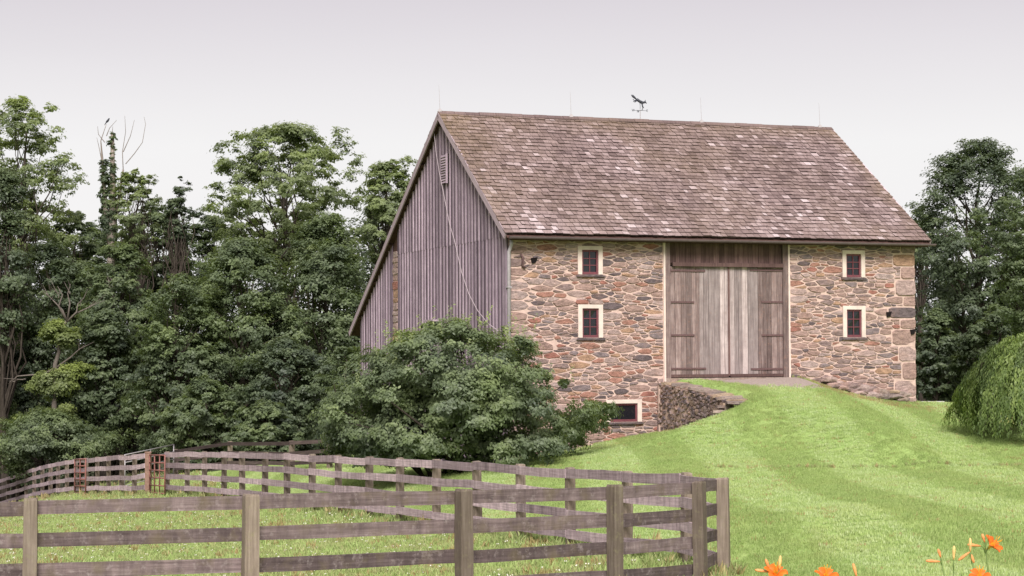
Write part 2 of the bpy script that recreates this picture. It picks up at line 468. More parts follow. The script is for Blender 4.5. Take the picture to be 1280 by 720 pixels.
m, nt, b = newmat('cedar_shingle', 0.9, 0.15)
at = nd(nt, 'ShaderNodeAttribute', attribute_name='rnd').outputs['Fac']
pos = nd(nt, 'ShaderNodeNewGeometry').outputs['Position']
tco = nd(nt, 'ShaderNodeTexCoord').outputs['Object']
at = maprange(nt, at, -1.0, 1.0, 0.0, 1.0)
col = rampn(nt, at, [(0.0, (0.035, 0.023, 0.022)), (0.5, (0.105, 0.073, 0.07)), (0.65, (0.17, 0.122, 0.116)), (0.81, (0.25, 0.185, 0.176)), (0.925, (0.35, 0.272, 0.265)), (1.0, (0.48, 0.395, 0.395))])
n1 = noise(nt, pos, 0.42, 4, 0.6); n2 = noise(nt, pos, 3.2, 4, 0.65)
moss = nd(nt, 'ShaderNodeAttribute', attribute_name='moss').outputs['Fac']
mo = nd(nt, 'ShaderNodeMath', {0: maprange(nt, n1, 0.38, 0.68, 0.0, 0.45), 1: moss}, operation='ADD').outputs[0]
col = mixc(nt, nd(nt, 'ShaderNodeMath', {0: mo, 1: maprange(nt, n2, 0.3, 0.7, 0.4, 1.0)}, operation='MULTIPLY', use_clamp=True).outputs[0], col, (0.205, 0.148, 0.098))
mps = nd(nt, 'ShaderNodeMapping', {'Vector': pos, 'Rotation': (0, 0, -TH), 'Scale': (40, 4, 4)}).outputs[0]
g = noise(nt, mps, 1.0, 4, 0.6)
v = maprange(nt, g, 0.3, 0.7, 0.8, 1.18)
col = mixc(nt, 1.0, col, nd(nt, 'ShaderNodeCombineXYZ', {0: v, 1: v, 2: v}).outputs[0], 'MULTIPLY')
nt.links.new(col, b.inputs['Base Color'])
bump(nt, b, g, 0.4, 0.008)
M_SHINGLE = m

# ------------------------------------------------------------------ the barn
ZB0 = 3.4                                     # barn local z = height relative to the eye + ZB0
barn = empty('stone_barn', (BX, BY, ZC - ZB0), TH)
tag(barn, 'stone bank barn with shingle roof, plank gable and big double wagon doors', 'barn')
def Z(z): return z + ZB0
PF = (Z_R - Z_E) / (T_R + OVF); PB = (Z_R - Z_B) / (T_B - T_R)
def roof_z(t): return Z_R - PF * (T_R - t) if t < T_R else Z_R - PB * (t - T_R)
RT = 0.17                                     # roof build-up below the shingle tops (vertical)

WIN = []                                      # s0,s1,ztop,zbottom
for (a_, b_) in ((2.167, 2.965), (11.099, 11.905)):
    WIN.append((a_, b_, 3.162, 2.32)); WIN.append((a_, b_, 1.429, 0.448))
BW = (sx(757, -1.7), sx(801.5, -1.7), zf(3.4, 499.5), zf(3.4, 527.5))   # cellar window
holes = [(s0 + 0.04, s1 - 0.04, z1, z0 - 0.04) for s0, s1, z0, z1 in WIN + [BW]]
holes.append((D1, D2, -5, 6))
real_holes = list(holes)
LEDGE = 3.62
# backing wall with openings, cut on a grid of hole edges
ss = sorted({0.0, L_B, *[h[0] for h in holes], *[h[1] for h in holes]})
zz = sorted({-4.2, LEDGE, *[h[2] for h in holes if h[2] > -4.9], *[h[3] for h in holes if h[3] < 5]})
wbs = [MB(), MB()]
for i in range(len(ss) - 1):
    wb = wbs[0] if ss[i] < D1 + .5 else wbs[1]
    run = None
    for j in range(len(zz) - 1):
        sc_, zc_ = (ss[i] + ss[i+1]) / 2, (zz[j] + zz[j+1]) / 2
        inside = any(h[0] < sc_ < h[1] and h[2] < zc_ < h[3] for h in holes)
        if not inside:
            if run is None: run = [zz[j], zz[j+1]]
            else: run[1] = zz[j+1]
        if (inside or j == len(zz) - 2) and run is not None:
            wb.box(ss[i], ss[i+1], 0, 0.45, Z(run[0]), Z(run[1])); run = None
fronts = [w_.build('front_wall', M_MORTAR, barn) for w_ in wbs]
front = fronts[0]

def clip(poly, nx_, ny_, c):
    """keep nx*x+ny*y <= c"""
    out = []
    for i in range(len(poly)):
        p, q = poly[i], poly[(i + 1) % len(poly)]
        dp, dq = nx_*p[0] + ny_*p[1] - c, nx_*q[0] + ny_*q[1] - c
        if dp <= 0: out.append(p)
        if (dp < 0 < dq) or (dq < 0 < dp):
            t = dp / (dp - dq); out.append((p[0] + (q[0]-p[0])*t, p[1] + (q[1]-p[1])*t))
    return out
def area(p):
    return 0.5 * abs(sum(p[i][0]*p[(i+1) % len(p)][1] - p[(i+1) % len(p)][0]*p[i][1] for i in range(len(p)))) if len(p) > 2 else 0
def inset(poly, g):
    if len(poly) < 3: return []
    A2 = sum(poly[i][0]*poly[(i+1) % len(poly)][1] - poly[(i+1) % len(poly)][0]*poly[i][1] for i in range(len(poly)))
    if A2 < 0: poly = poly[::-1]
    res = list(poly)
    for i in range(len(poly)):
        p, q = poly[i], poly[(i + 1) % len(poly)]
        ex, ey = q[0]-p[0], q[1]-p[1]; l = math.hypot(ex, ey)
        if l < 1e-6: continue
        nx_, ny_ = ey / l, -ex / l
        res = clip(res, nx_, ny_, nx_*p[0] + ny_*p[1] - g)
        if len(res) < 3: return []
    return res
def rubble(w0, w1, h0, h1, asp, rmin, rmax, tries, rg, extra=(), keep=None):
    """power-diagram rubble cells in a rectangle; returns (polygon, seed)"""
    seeds = [(x / asp, y, r) for x, y, r in extra]
    for _ in range(tries):
        r = rmin + (rmax - rmin) * rg.random() ** 1.7
        x, y = rg.uniform(w0 / asp, w1 / asp), rg.uniform(h0, h1)
        if keep and not keep(x * asp, y): continue
        if all((x-a_)**2 + (y-b_)**2 > ((r + c_) * 0.70)**2 for a_, b_, c_ in seeds): seeds.append((x, y, r))
    P = np.array(seeds); cells = []
    for i, (x, y, r) in enumerate(seeds):
        poly = [(w0/asp, h0), (w1/asp, h0), (w1/asp, h1), (w0/asp, h1)]
        d2 = (P[:, 0]-x)**2 + (P[:, 1]-y)**2
        for j in np.argsort(d2)[1:26]:
            a_, b_, c_ = seeds[j]
            nx_, ny_ = a_ - x, b_ - y
            c = (a_*a_ + b_*b_ - x*x - y*y + r*r - c_*c_) / 2
            poly = clip(poly, nx_, ny_, c)
            if len(poly) < 3: break
        if len(poly) >= 3: cells.append(([(p[0]*asp, p[1]) for p in poly], (x*asp, y)))
    return cells
def chaikin(p, q=0.13):
    out = []
    for i in range(len(p)):
        a_, b_ = p[i], p[(i+1) % len(p)]
        out += [(a_[0]*(1-q)+b_[0]*q, a_[1]*(1-q)+b_[1]*q), (a_[0]*q+b_[0]*(1-q), a_[1]*q+b_[1]*(1-q))]
    return out
def stone_geo(poly, proud, rg):
    """verts (u, v, w) with w outward, and faces; local to the polygon's centre"""
    cx = sum(p[0] for p in poly) / len(poly); cy = sum(p[1] for p in poly) / len(poly)
    ring = chaikin(poly)
    ring = [(p[0] - cx + rg.uniform(-.008, .008), p[1] - cy + rg.uniform(-.008, .008)) for p in ring]
    k = len(ring); tx_, ty_ = rg.uniform(-.05, .05), rg.uniform(-.06, .06)
    vs = [(x, y, -0.02) for x, y in ring]
    vs += [(x * .985, y * .97, proud * 0.55 + x*tx_*.5 + y*ty_*.5) for x, y in ring]
    vs += [(x * .95, y * .90, proud + x*tx_ + y*ty_ + rg.uniform(-.004, .004)) for x, y in ring]
    vs.append((0, 0, proud * 1.12))
    fs = []
    for i in range(k):
        j = (i + 1) % k
        fs += [(i, j, k+j, k+i), (k+i, k+j, 2*k+j, 2*k+i), (2*k+i, 2*k+j, 3*k)]
    return (cx, cy), vs, fs
rg = random.Random(11)
extra = []
quoins = []
for y0_, y1_, w_ in ((497, 507, .62), (476, 496, .78), (453, 475, .5), (433, 452, .62), (412, 432, .85), (399, 411, .55), (384, 398, .98), (371, 383, .42), (350, 370, .72), (334, 349, .5), (318, 333, .78), (304, 317, .5)):
    quoins.append((L_B - w_, L_B + .02, zf(L_B, y1_) - .005, zf(L_B, y0_) + .012))
z = -3.2
while z < 3.4:
    extra.append((rg.choice([0.16, 0.26]), z, rg.uniform(.13, .17))); z += rg.uniform(.28, .4)
for w in (WIN[0], WIN[1], WIN[2], WIN[3]):    # flat sill stones and lintels
    extra.append(((w[0]+w[1])/2 - .1, w[3] - 0.07, .085)); extra.append(((w[0]+w[1])/2 + .32, w[3] - 0.08, .08))
def keep(x, y): return not any(h[0] - .06 < x < h[1] + .06 and h[2] - .03 < y < h[3] + .03 for h in holes)
holes += [(a_, b_ + .1, c_, d_) for a_, b_, c_, d_ in quoins]
cells = rubble(-.01, L_B + .025, -3.9, LEDGE - 0.02, 3.0, 0.04, 0.128, 20000, rg, extra, keep)
shapes = []
for poly, (sx0, sy0) in cells:
    for h in holes:
        opts = []
        if sx0 <= h[0]: opts.append(clip(poly, 1, 0, h[0] - .01))
        if sx0 >= h[1]: opts.append(clip(poly, -1, 0, -h[1] - .01))
        if sy0 <= h[2]: opts.append(clip(poly, 0, 1, h[2] - .01))
        if sy0 >= h[3]: opts.append(clip(poly, 0, -1, -h[3] - .01))
        ins = max(p[0] for p in poly) > h[0] and min(p[0] for p in poly) < h[1] and max(p[1] for p in poly) > h[2] and min(p[1] for p in poly) < h[3]
        if ins and opts: poly = max(opts, key=area)
        if len(poly) < 3: break
    if len(poly) < 3: continue
    q = inset(poly, rg.uniform(.009, .022))
    if area(q) > 0.006: shapes.append(q)
for a_, b_, c_, d_ in quoins:
    j = [rg.uniform(.008, .03) for _ in range(6)]
    shapes.append([(a_ + j[0], c_ + j[1]), (b_, c_ + .012), (b_, d_ - .012), (a_ + j[2], d_ - j[3])])
shapes.sort(key=area, reverse=True)
rests = [MB(), MB()]
for i, q in enumerate(shapes):
    (cx, cy), vs, fs = stone_geo(q, rg.uniform(.012, .034), rg)
    r = rg.random()
    if 2.9 < cx < D1 and cy < -1.15 and rg.random() < .75: r = rg.choice([.58, .6, .97, .98, .66, .8])   # iron-stained stones by the cellar window
    if i < 290:
        mb = MB(); mb.poly([(x, -w_, y) for x, y, w_ in vs], fs, r)
        mb.build('stone', M_STONE, fronts[cx > D1 + .5], loc=(cx, 0, Z(cy)))
    else:
        rests[cx > D1 + .5].poly([(x + cx, -w_, Z(y + cy)) for x, y, w_ in vs], fs, r)
for k in (0, 1):
    o = rests[k].build('small_stones', M_STONE, fronts[k]); o['kind'] = 'stuff'
# a loose ledge of footing stones along the foot of the wall right of the doors
for k in range(30):
    s_ = 10.6 + (k % 15) * 0.19 + rg.uniform(-.05, .05)
    x, y = bw(s_, -0.15)
    g0 = tz(x, y) - ZC
    mb = MB()
    w_, h_ = rg.uniform(.14, .3), rg.uniform(.09, .17)
    poly = [(-w_, -h_*.5), (w_*.9, -h_*.55), (w_, h_*.3), (w_*.4, h_*.6), (-w_*.7, h_*.5)]
    _, vs, fs = stone_geo(poly, rg.uniform(.2, .34) * (.75 if k >= 15 else 1), rg)
    mb.poly([(a_, -c_, b_) for a_, b_, c_ in vs], fs, rg.choice([.05, .4, .9, .25, .45]))
    mb.build('footing_stone', M_CAP if k % 15 > 8 else M_STONE, fronts[1], loc=(s_, 0, Z(g0 + rg.uniform(.10, .18) + (.14 if k >= 15 else 0))))

# other walls
mb = MB(); mb.box(L_B - .45, L_B - .003, .452, T_W - .1, Z(-4.2), Z(1.2)); mb.box(L_B - .45, L_B - .003, .452, 11, Z(1.2), Z(3.4))
mb.poly([(L_B-.02, .46, Z(3.4)), (L_B-.02, 11, Z(3.4)), (L_B-.02, T_R, Z(roof_z(T_R) - .3))], [(0, 1, 2)])
mb.build('side_wall', stone_mat('side_stone', PAL), barn)
mb = MB(); mb.box(.1, L_B - .1, T_W - .45, T_W - .11, Z(-5.2), Z(roof_z(T_W) - RT - .05)); mb.build('rear_wall', M_GABLE, barn)

# gable: boards with battens, a joint at eave height, a stone pier showing between barn and forebay
gable = MB()
def gpoly(mb, s0, t0, t1, zb, off=0.0):
    pts = [(t0, zb), (t1, zb)]
    tops = [t1] + ([T_R] if t0 < T_R < t1 else []) + [t0]
    pts += [(t, roof_z(t) - RT - off) for t in tops]
    k = len(pts)
    mb.poly([(s0, t, Z(z_)) for t, z_ in pts] + [(s0 + .12, t, Z(z_)) for t, z_ in pts],
            [tuple(range(k))[::-1], tuple(range(k, 2*k))] + [(i, (i+1) % k, k + (i+1) % k, k + i) for i in range(k)])
gpoly(gable, 0.0, 0.02, T_W - .02, -5.2, 0.05)
gable_o = gable.build('gable_wall', M_SOFFIT, barn)
TA, TB = tx(498.5, 1.0), tx(492.0, 1.0)
ZJ = 3.47
def slab(name, mat, parent, t0, t1, zb, zt0, zt1, s_out, th, lean=0.0):
    """vertical board between two t, sloping top"""
    tc_ = (t0 + t1) / 2
    mb = MB()
    hb = Z(zb)
    v = [(s_out, t0 - tc_, 0), (s_out, t1 - tc_, 0), (s_out, t1 - tc_ + lean, zt1 - zb), (s_out, t0 - tc_ + lean, zt0 - zb),
         (s_out + th, t0 - tc_, 0), (s_out + th, t1 - tc_, 0), (s_out + th, t1 - tc_ + lean, zt1 - zb), (s_out + th, t0 - tc_ + lean, zt0 - zb)]
    mb.poly(v, [(0, 3, 2, 1), (4, 5, 6, 7), (0, 1, 5, 4), (1, 2, 6, 5), (2, 3, 7, 6), (3, 0, 4, 7)])
    return mb.build(name, mat, parent, loc=(0, tc_, hb))
def boards(t0, t1, step):
    ts = [t0]
    while ts[-1] < t1 - step * .6: ts.append(ts[-1] + step * rg.uniform(.9, 1.1))
    ts[-1] = t1
    for i in range(len(ts) - 1):
        a_, b_ = ts[i] + .006, ts[i+1] - .006
        za, zb_ = roof_z(a_) - RT - .02, roof_z(b_) - RT - .02
        main = t1 <= TA + .01
        split = main and min(za, zb_) > ZJ + .25
        so = -.035 - rg.uniform(0, .008)
        if split:
            slab('board', M_GABLE, gable_o, a_, b_, ZJ - .08 + rg.uniform(-.03, .03), za, zb_, so - .008, .03)
            slab('board', M_GABLE, gable_o, a_, b_, -4.3 if a_ < 9 else -5, ZJ - .05, ZJ - .05, so, .03)
        else:
            slab('board', M_GABLE, gable_o, a_, b_, -5, za, zb_, so, .03)
        c_ = ts[i+1]
        if i < len(ts) - 2:
            zc_ = roof_z(c_) - RT - .03
            w_ = rg.uniform(.038, .05)
            if split and zc_ > ZJ + .2:
                slab('batten', M_BATTEN, gable_o, c_ - w_, c_ + w_, ZJ - .08 + rg.uniform(-.02, .03), zc_, zc_, so - .042, .03)
                slab('batten', M_BATTEN, gable_o, c_ - w_, c_ + w_, -4.3, ZJ - .06, ZJ - .06, so - .034, .03)
            else:
                slab('batten', M_BATTEN, gable_o, c_ - w_, c_ + w_, -5, zc_, zc_, so - .034, .03)
boards(0.03, TA, .30)
boards(TB, T_W, .30)
slab('corner_board', M_BATTEN, gable_o, -.012, .10, -3.4, 3.44, 3.50, -.10, .05)
# stone pier between TA and TB
z = -4.6
while z < roof_z(TB) - RT - .5:
    h_ = rg.uniform(.16, .34)
    poly = [(TA + .02, z + .012), (TB - .02, z + .012), (TB - .02, z + h_ - .012), (TA + .02, z + h_ - .012)]
    (cx, cy), vs, fs = stone_geo(poly, rg.uniform(.02, .05), rg)
    mb = MB(); mb.poly([(-w_, x, y) for x, y, w_ in vs], [f[::-1] for f in fs], rg.choice([.5, .52, .72, .9, .1, .97]))
    mb.build('pier_stone', M_STONE, gable_o, loc=(0, cx, Z(cy)))
    z += h_
mb = MB(); mb.box(-.004, .0, TA - .02, TB + .02, Z(-4.6), Z(roof_z(TB) - RT - .3)); mb.build('pier_mortar', M_MORTAR, gable_o)
# louvred vent
tv = tx(559.5, 6); vz0, vz1 = W(559, 230, bw(0, tv)[1]).z - ZC, W(559, 193, bw(0, tv)[1]).z - ZC
vent = MB(); vent.box(-.10, -.03, tv - .30, tv + .30, Z(vz0), Z(vz1)); vent = vent.build('vent', M_DARK, barn)
for k in range(11):
    zz_ = vz0 + .06 + (vz1 - vz0 - .12) * k / 10
    mb = MB(); mb.poly([(-.15, -.25, -.03), (-.15, .25, -.03), (-.10, .25, .05), (-.10, -.25, .05), (-.14, -.25, -.045), (-.14, .25, -.045), (-.09, .25, .035), (-.09, -.25, .035)],
                       [(0, 3, 2, 1), (4, 5, 6, 7), (0, 1, 5, 4), (1, 2, 6, 5), (2, 3, 7, 6), (3, 0, 4, 7)])
    mb.build('louvre', M_BATTEN, vent, loc=(0, tv, Z(zz_)))
for sg in (-1, 1):
    mb = MB(); mb.box(-.155, -.102, -.03, .03, 0, vz1 - vz0); mb.build('vent_frame', M_BATTEN, vent, loc=(0, tv + sg * .28, Z(vz0)))
# small hatch low on the gable
th_ = tx(546, -.5); hz = W(545, 402, bw(0, th_)[1]).z - ZC
mb = MB(); mb.box(-.13, -.03, th_ - .42, th_ + .42, Z(hz - .5), Z(hz)); hatch = mb.build('hatch', M_DARK, barn)
mb = MB(); mb.box(-.30, -.09, th_ - .5, th_ + .5, Z(hz + .003), Z(hz + .06)); mb.build('hatch_hood', M_BATTEN, hatch)
# slack cable down the gable
cpts = []
for px, py in [(548, 158), (551, 190), (555, 215), (561, 245), (568, 280), (574, 300), (583, 340), (592, 367), (603, 388), (616, 404), (630, 414)]:
    t_ = tx(px, W(px, py, 59).z - ZC)
    p = W(px, py, bw(0, t_)[1]); cpts.append((-.16, t_, p.z - ZC + ZB0))
mb = MB(); mb.tube(cpts, [.012] * len(cpts), 5); mb.build('cable', M_CABLE, barn, True)
# downspout at the corner
mb = MB(); mb.tube([(.03, -.16, Z(3.30)), (.03, -.14, Z(3.15)), (-.03, -.10, Z(2.95)), (-.03, -.10, Z(-3.0))], [.055] * 4, 8); mb.build('downspout', M_GALV, barn, True)
for zz_ in (1.9, .2, -1.4):
    mb = MB(); mb.box(-.10, .04, -.165, -.03, Z(zz_), Z(zz_ + .04)); mb.build('downspout_strap', M_GALV, barn)

# roof slab, shingles, barge boards, gutter
S0, S1 = -OVL, L_B + OVR
rb = MB()
prof = [(-OVF, Z_E), (T_R, Z_R), (T_B, Z_B)]
top = [(t, z_ - .12) for t, z_ in prof]; bot = [(t, z_ - RT) for t, z_ in prof]
ring = top + bot[::-1]
rb.poly([(S0 + .03, t, Z(z_)) for t, z_ in ring] + [(S1 - .03, t, Z(z_)) for t, z_ in ring],
        [(5, 4, 1, 0), (4, 3, 2, 1), (6, 7, 10, 11), (7, 8, 9, 10), (0, 1, 7, 6), (1, 2, 8, 7), (3, 4, 10, 9), (4, 5, 11, 10), (2, 3, 9, 8), (5, 0, 6, 11)])
roof = rb.build('roof', M_SOFFIT, barn)
ang_f = math.atan(PF); len_f = math.hypot(T_R + OVF, Z_R - Z_E)
ang_b = math.atan(PB); len_b = math.hypot(T_B - T_R, Z_R - Z_B)
def shingle_verts(w_, l_, th0, th1, j):
    # local: x along eave, y up slope, z out; butt at y=0
    return [(0, j, 0), (w_, j + rg.uniform(-.006, .006), 0), (w_, l_, 0), (0, l_, 0), (0, j, th0), (w_, j, th0 * rg.uniform(.8, 1.2)), (w_, l_, th1), (0, l_, th1)]
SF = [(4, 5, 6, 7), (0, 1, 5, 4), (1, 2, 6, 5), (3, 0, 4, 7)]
SHN = random.Random(5)
def sag(s_, u, ln): return -.045 * math.sin(math.pi * min(1, max(0, (s_ - S0) / (S1 - S0)))) * math.sin(math.pi * min(1, u / ln * .85)) + .008 * math.sin(s_ * 2.3 + u * 1.1)
def course_pt(side, s_, u, w_):
    """point on the slope: u metres up from the eave, w_ metres proud"""
    w_ = w_ + sag(s_, u, len_f if side == 0 else len_b)
    if side == 0:
        return (s_, -OVF + u * math.cos(ang_f) - w_ * math.sin(ang_f), Z(Z_E + u * math.sin(ang_f) + w_ * math.cos(ang_f)) - .045)
    return (s_, T_B - u * math.cos(ang_b) + w_ * math.sin(ang_b), Z(Z_B + u * math.sin(ang_b) + w_ * math.cos(ang_b)) - .045)
rows = []
EXPO = 0.2245
for side, ln in ((0, len_f), (1, len_b)):
    nrow = int(ln / EXPO)
    for r_ in range(nrow):
        s_ = S0 - rg.uniform(0, .02) ; rows_ = []
        lift = rg.uniform(-.012, .012)
        while s_ < S1 - .04:
            w_ = min(rg.uniform(.11, .27), S1 - s_ + .01)
            rows.append((side, r_, s_, w_, r_ * EXPO + lift + rg.uniform(-.014, .014)))
            s_ += w_
fr = sorted([q for q in rows if q[0] == 0], key=lambda q: (q[1] * 2 + q[2]))
singles = set(id(q) for q in fr[:280])
rest = MB(); moss_rest = []
shared = {}
for q in rows:
    side, r_, s_, w_, u = q
    streak = .06 * math.sin(s_ * 1.7 + 1.3 * math.sin(r_ * .21)) + .05 * math.sin(s_ * .63 + r_ * .17 + 1) + .06 * math.sin(s_ * 4.1 - r_ * .4)
    r = min(1, max(0, rg.gauss(.46, .17) + streak + (.25 if rg.random() < .06 else 0) + .13 * max(0, 1 - r_ / 14) * (side == 0)))
    mo = max(0, .75 - (s_ - S0) / 2.2) * (.25 + .75 * r_ / 33) + max(0, .7 - (S1 - s_) / 1.1) * .8 + max(0, (r_ - 27) / 12)
    if r_ <= 2 and side == 0: mo *= .2
    vs = shingle_verts(w_ - .012, EXPO + .07, rg.uniform(.032, .055), .012, 0)
    if id(q) in singles:
        mb = MB()
        c0 = course_pt(side, s_, u, 0)
        vv = []
        for x, y, zz_ in vs:
            p = course_pt(side, s_ + x, u + y, zz_); vv.append((p[0] - c0[0], p[1] - c0[1], p[2] - c0[2]))
        mb.poly(vv, SF, r); mb.r = [r, -1, 0, 0]  # butt faces near black: dark end grain plus painted shade for the course lines
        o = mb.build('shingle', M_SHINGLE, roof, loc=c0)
        a = o.data.attributes.new('moss', 'FLOAT', 'FACE'); a.data.foreach_set('value', [min(1, mo)] * 4)
    else:
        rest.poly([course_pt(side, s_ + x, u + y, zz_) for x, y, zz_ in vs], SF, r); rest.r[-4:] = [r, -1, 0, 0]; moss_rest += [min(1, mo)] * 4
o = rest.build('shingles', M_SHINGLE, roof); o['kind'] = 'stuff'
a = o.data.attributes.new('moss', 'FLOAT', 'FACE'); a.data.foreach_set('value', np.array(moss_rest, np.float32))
s_ = S0
while s_ < S1 - .1:                           # ridge cap boards
    w_ = min(rg.uniform(.35, .6), S1 - s_)
    mb = MB()
    for sg, an in ((-1, ang_f), (1, ang_b)):
        c_, d_ = math.cos(an) * .17, math.sin(an) * .17
        mb.poly([(0, 0, .035), (w_ - .01, 0, .035), (w_ - .01, sg * c_, .035 - d_), (0, sg * c_, .035 - d_), (0, 0, 0), (w_ - .01, 0, 0), (w_ - .01, sg * c_, -d_), (0, sg * c_, -d_)],
                [(0, 1, 2, 3) if sg < 0 else (3, 2, 1, 0), (4, 5, 6, 7), (3, 2, 6, 7), (0, 3, 7, 4), (1, 5, 6, 2)], rg.uniform(.1, .35))
    o = mb.build('ridge_board', M_SHINGLE, roof, loc=(s_, T_R, Z(Z_R) - .01 + rg.uniform(-.008, .01)))
    s_ += w_
def barge(side, s_at):
    an, ln = (ang_f, len_f) if side == 0 else (ang_b, len_b)
    mb = MB(); mb.box(0, ln - .02, -.022, .022, -.20, 0.0)
    o = mb.build('barge_board', M_BARGE, roof)
    if side == 0:
        o.location = (s_at, -OVF, Z(Z_E) - .025); o.rotation_euler = (0, -an, math.pi / 2)
    else:
        o.location = (s_at, T_B, Z(Z_B) - .025); o.rotation_euler = (0, -an, -math.pi / 2)
for side in (0, 1):
    barge(side, S0 + .005); barge(side, S1 - .005)
# rafter-tail boards under the rear overhang read as dark sheathing joints
for k in range(5):
    u = 1.2 + k * 2.2
    mb = MB(); mb.box(S0 + .05, .0, -.07, .07, -.06, 0); o = mb.build('purlin_end', M_SOFFIT, roof)
    o.location = (0, T_B - u * math.cos(ang_b), Z(Z_B + u * math.sin(ang_b)) - RT - .005); o.rotation_euler = (-ang_b, 0, 0)
# gutter: half-round trough along the front eave
gm_ = MB(); npt = 7
gv = []
for s_ in (S0 + .1, S1 + .12):
    for k in range(npt):
        an = math.pi * k / (npt - 1)
        gv.append((s_, -OVF - .06 - math.cos(an) * .06, Z(Z_E) - .125 - math.sin(an) * .075))
gm_.poly(gv, [(k, k + 1, npt + k + 1, npt + k) for k in range(npt - 1)] + [tuple(range(npt)), tuple(range(npt, 2*npt))[::-1]])
gut = gm_.build('gutter', M_GUTTER, barn)
sm = gut.modifiers.new('thick', 'SOLIDIFY'); sm.thickness = .006
mb = MB(); mb.box(S0 + .1, S1 - .1, -OVF + .02, -OVF + .06, Z(Z_E) - .225, Z(Z_E) - .10); mb.build('fascia', M_SOFFIT, barn)  # dark colour paints in the shadow line under the shingle ends
mb = MB(); mb.box(.01, S1 - .1, -OVF + .062, .30, Z(Z_E) - .20, Z(Z_E) - .17); mb.build('soffit', M_SOFFIT, barn)

# windows
def window(s0, s1, zt, zb, cols, rws, nolow=True):
    bd = .135
    mb = MB()
    y0, y1 = -.055, .10
    i0, i1, it = s0 + bd, s1 - bd, zt - .115
    ib = zb + .004
    mb.box(s0, i0, y0, y1, Z(zb), Z(zt)); mb.box(i1, s1, y0, y1, Z(zb), Z(zt)); mb.box(i0, i1, y0, y1, Z(it), Z(zt))
    w = mb.build('window', M_PLASTER, barn)
    f_ = .055
    mb = MB()
    mb.box(i0, i0 + f_, -.005, .07, Z(ib), Z(it)); mb.box(i1 - f_, i1, -.005, .07, Z(ib), Z(it))
    mb.box(i0 + f_, i1 - f_, -.005, .07, Z(ib), Z(ib + f_ * 1.3)); mb.box(i0 + f_, i1 - f_, -.005, .07, Z(it - f_), Z(it))
    gx0, gx1, gz0, gz1 = i0 + f_, i1 - f_, ib + f_ * 1.3, it - f_
    for c_ in range(1, cols):
        x = gx0 + (gx1 - gx0) * c_ / cols; mb.box(x - .013, x + .013, .003, .06, Z(gz0), Z(gz1))
    for c_ in range(1, rws):
        zz_ = gz0 + (gz1 - gz0) * c_ / rws; mb.box(gx0, gx1, .006, .056, Z(zz_ - .013), Z(zz_ + .013))
    mb.build('sash', M_SASH, w)
    for c_ in range(cols):
        for r_ in range(rws):
            xa, xb = gx0 + (gx1 - gx0) * c_ / cols, gx0 + (gx1 - gx0) * (c_ + 1) / cols
            za, zb_ = gz0 + (gz1 - gz0) * r_ / rws, gz0 + (gz1 - gz0) * (r_ + 1) / rws
            t1_, t2_ = rg.uniform(-.004, .004), rg.uniform(-.004, .004)
            mb = MB(); mb.poly([(xa, .030 + t1_, Z(za)), (xb, .030 - t1_, Z(za)), (xb, .030 + t2_, Z(zb_)), (xa, .030 - t2_, Z(zb_)),
                                (xa, .038 + t1_, Z(za)), (xb, .038 - t1_, Z(za)), (xb, .038 + t2_, Z(zb_)), (xa, .038 - t2_, Z(zb_))],
                               [(0, 1, 2, 3), (7, 6, 5, 4), (0, 4, 5, 1), (1, 5, 6, 2), (2, 6, 7, 3), (3, 7, 4, 0)]); mb.build('pane', M_GLASS, w)
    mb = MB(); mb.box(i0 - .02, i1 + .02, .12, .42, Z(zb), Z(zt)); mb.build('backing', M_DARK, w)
    poly = [(s0 - .06, zb - .085), (s1 + .08, zb - .08), (s1 + .06, zb - .008), (s0 - .03, zb - .004)]
    (cx, cy), vs, fs = stone_geo(poly, .075, rg)
    mb = MB(); mb.poly([(x, -w_, y) for x, y, w_ in vs], fs, .66); mb.build('sill', M_STONE, w, loc=(cx, 0, Z(cy)))
    return w
for i, (s0, s1, zt, zb) in enumerate(WIN):
    w = window(s0, s1, zt, zb, 2, 3)
window(*BW, 1, 1)
# reddish lintel over the lower left window
for a_, b_ in ((2.1, 2.52), (2.53, 2.98)):
    poly = [(a_, 1.44), (b_, 1.45), (b_ - .02, 1.56), (a_ + .03, 1.575)]
    (cx, cy), vs, fs = stone_geo(poly, .06, rg)
    mb = MB(); mb.poly([(x, -w_, y) for x, y, w_ in vs], fs, .97 if a_ < 2.3 else .52); mb.build('lintel_stone', M_STONE, front, loc=(cx, 0, Z(cy)))

# wagon doors
for a_, b_ in ((D1, D1 + .06), (D2 - .05, D2)):
    mb = MB(); mb.box(a_, b_, -.03, .3, Z(Z_D - .1), Z(3.30)); mb.build('door_reveal', M_PLASTER, barn)
JW = .17
for a_ in (D1 + .063, D2 - .053 - JW):
    mb = MB(); mb.box(0, JW, .0, .2, 0, 3.3 - Z_D); mb.build('door_post', M_DOOR, barn, loc=(a_, 0, Z(Z_D)))
ZH = zf((D1 + D2) / 2, 329.5)
header = MB(); header.box(D1 + .25, D2 - .25, .10, .14, Z(ZH - .05), Z(3.35)); header = header.build('door_header', M_SOFFIT, barn)
s_ = D1 + .24
while s_ < D2 - .27:
    w_ = min(rg.uniform(.13, .21), D2 - .235 - s_)
    if w_ < .06: break
    mb = MB(); mb.box(0, w_ - .008, .065, .096, 0, 3.3 - ZH); mb.build('header_board', M_DOORD, header, loc=(s_, rg.uniform(-.005, .005), Z(ZH)))
    s_ += w_
mb = MB(); mb.box(sx(840.5, 2.6), sx(978.5, 2.6), -.05, .05, Z(ZH - .10), Z(ZH + .015)); mb.build('door_track', M_DOORD, header)
mid = sx(912.3, 1)
